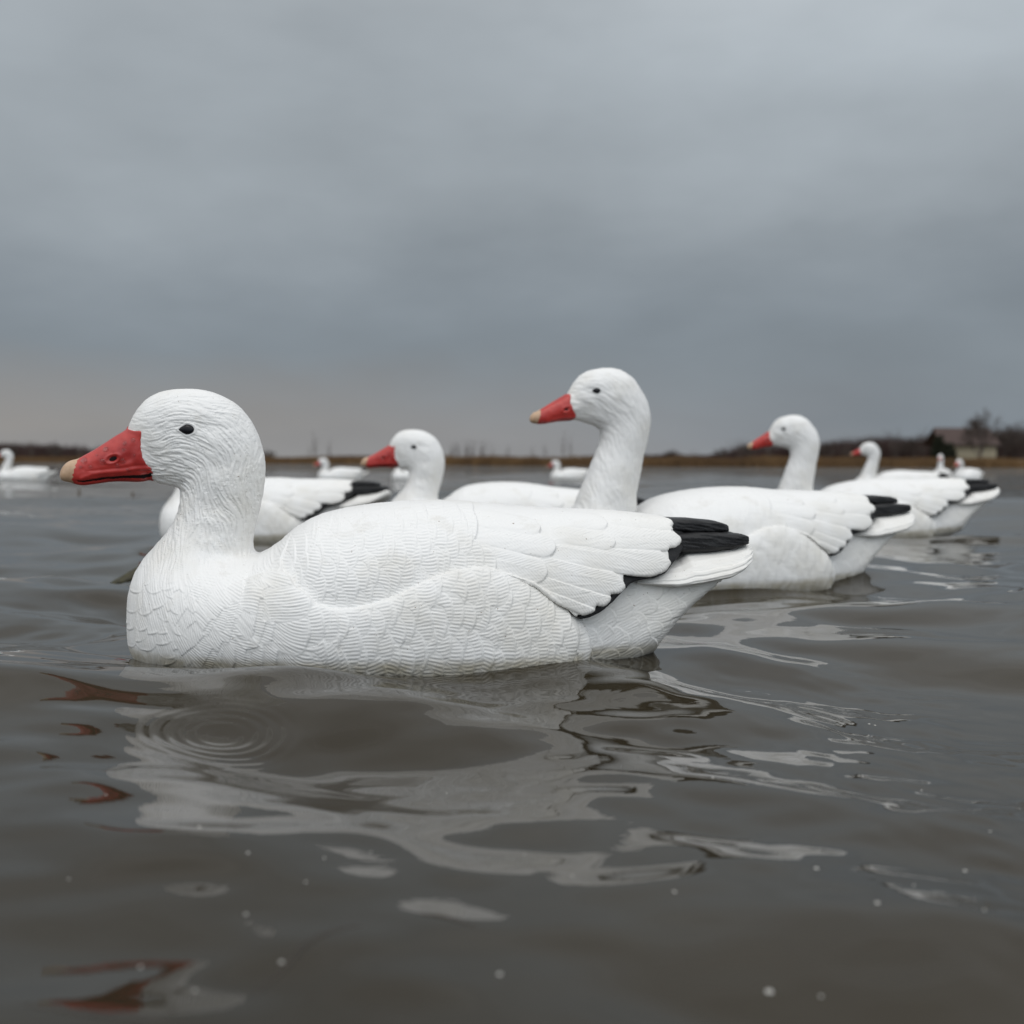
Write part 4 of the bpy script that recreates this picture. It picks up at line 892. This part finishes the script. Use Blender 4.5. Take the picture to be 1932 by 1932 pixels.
# rolled leaf beside the breast of the nearest decoy
mat_leaf = simple("wet_leaf", (0.045, 0.040, 0.014), (0.016, 0.013, 0.007), 60, 0.45, 0.3); mat_stem = simple("red_stem", (0.14, 0.03, 0.035), (0.09, 0.025, 0.03), 40, 0.5, 0.4)
x, y = ground(np.float64(240), np.float64(1088)); x, y = float(x), float(y)
lf = empty('floating_leaf', (x, y, wz_at(x, y) + 0.001), (0, 0, 0.2)); lf.scale = (0.95, 1.1, 1.1); tag(lf, 'curled olive leaf floating beside the breast of the nearest decoy', 'leaf')
vs, fs = [], []; nu_, nv_ = 16, 10
for i in range(nu_ + 1):
    u = i / nu_; w_ = 0.016 * math.sin(math.pi * min(1, u * 0.93 + 0.05)) ** 0.7
    for j in range(nv_ + 1):
        v_ = j / nv_ * 2 - 1; vs.append((-0.026 + 0.045 * u, w_ * v_, 0.002 + 0.011 * u + 0.016 * (1 - v_ * v_) * (0.3 + 0.7 * u) + 0.0022 * mnoise.noise(Vector((u * 5, v_ * 2.5, 1)))))
for i in range(nu_):
    for j in range(nv_): a = i * (nv_ + 1) + j; fs.append((a, a + 1, a + nv_ + 2, a + nv_ + 1))
bl = link('blade', py_mesh('blade', vs, fs, mat_leaf, True), lf); so = bl.modifiers.new('thick', 'SOLIDIFY'); so.thickness = 0.0012
vs, fs = [], []; tube(vs, fs, (0.014, 0, 0.022), (0.022, 0.002, 0.030), 0.0016, 0.0020, 6); tube(vs, fs, (0.022, 0.002, 0.030), (0.020, 0.0, 0.037), 0.0020, 0.0008, 6); link('stem', py_mesh('stem', vs, fs, mat_stem, True), lf)
# twigs lying in the surface
mat_twig = simple("waterlogged_twig", (0.020, 0.016, 0.012), (0.032, 0.025, 0.018), 90, 0.5, 0.4)
def twig(pts, r, label):
    P_ = [ground(np.float64(a), np.float64(b_)) for a, b_ in pts]; c = catmull([(float(q[0]), float(q[1])) for q in P_], 8, False); vs, fs = [], []
    for i in range(len(c) - 1):
        k = i / (len(c) - 1); r0 = r * (0.35 + 0.65 * math.sin(math.pi * (0.1 + 0.85 * k)))
        a, b_ = c[i], c[i + 1]; tube(vs, fs, (a[0], a[1], wz_at(*a) - r * 0.35), (b_[0], b_[1], wz_at(*b_) - r * 0.35), r0, r * (0.35 + 0.65 * math.sin(math.pi * (0.1 + 0.85 * (k + 1 / (len(c) - 1))))), 6)
    o = link('twig', py_mesh('twig', vs, fs, mat_twig, True)); tag(o, label, 'twig', 'waterlogged twigs in the foreground')
twig([(476, 1856), (530, 1815), (585, 1768), (640, 1742), (690, 1731)], 0.0010, 'thin dark twig slanting up through the foreground water')
twig([(790, 1702), (840, 1707), (900, 1721)], 0.0011, 'short dark twig under the pale reflection in the foreground')
twig([(40, 1876), (130, 1892), (260, 1910), (330, 1921)], 0.0011, 'brown twig at the bottom left corner of the water')
# two stubs of reed standing in the water beyond the bill
mat_reed = simple("reed_stub", (0.16, 0.13, 0.10), (0.09, 0.075, 0.06), 30, 0.8, 0.2)
for px, py, h_, lb in [(149, 940, 0.05, 'short reed stub standing in the water under the nearest bill'), (250, 938, 0.03, 'tiny reed stub in the water behind the nearest throat')]:
    x, y = ground(np.float64(px), np.float64(py)); vs, fs = [], []; tube(vs, fs, (0, 0, -0.03), (0.002, 0, h_ * 0.6), 0.007, 0.006, 7); tube(vs, fs, (0.002, 0, h_ * 0.6), (0.003, 0, h_), 0.006, 0.004, 7)
    o = link('reed_stub', py_mesh('reed_stub', vs, fs, mat_reed, True)); o.location = (float(x), float(y), 0); tag(o, lb, 'reed', 'reed stubs beyond the nearest bill')
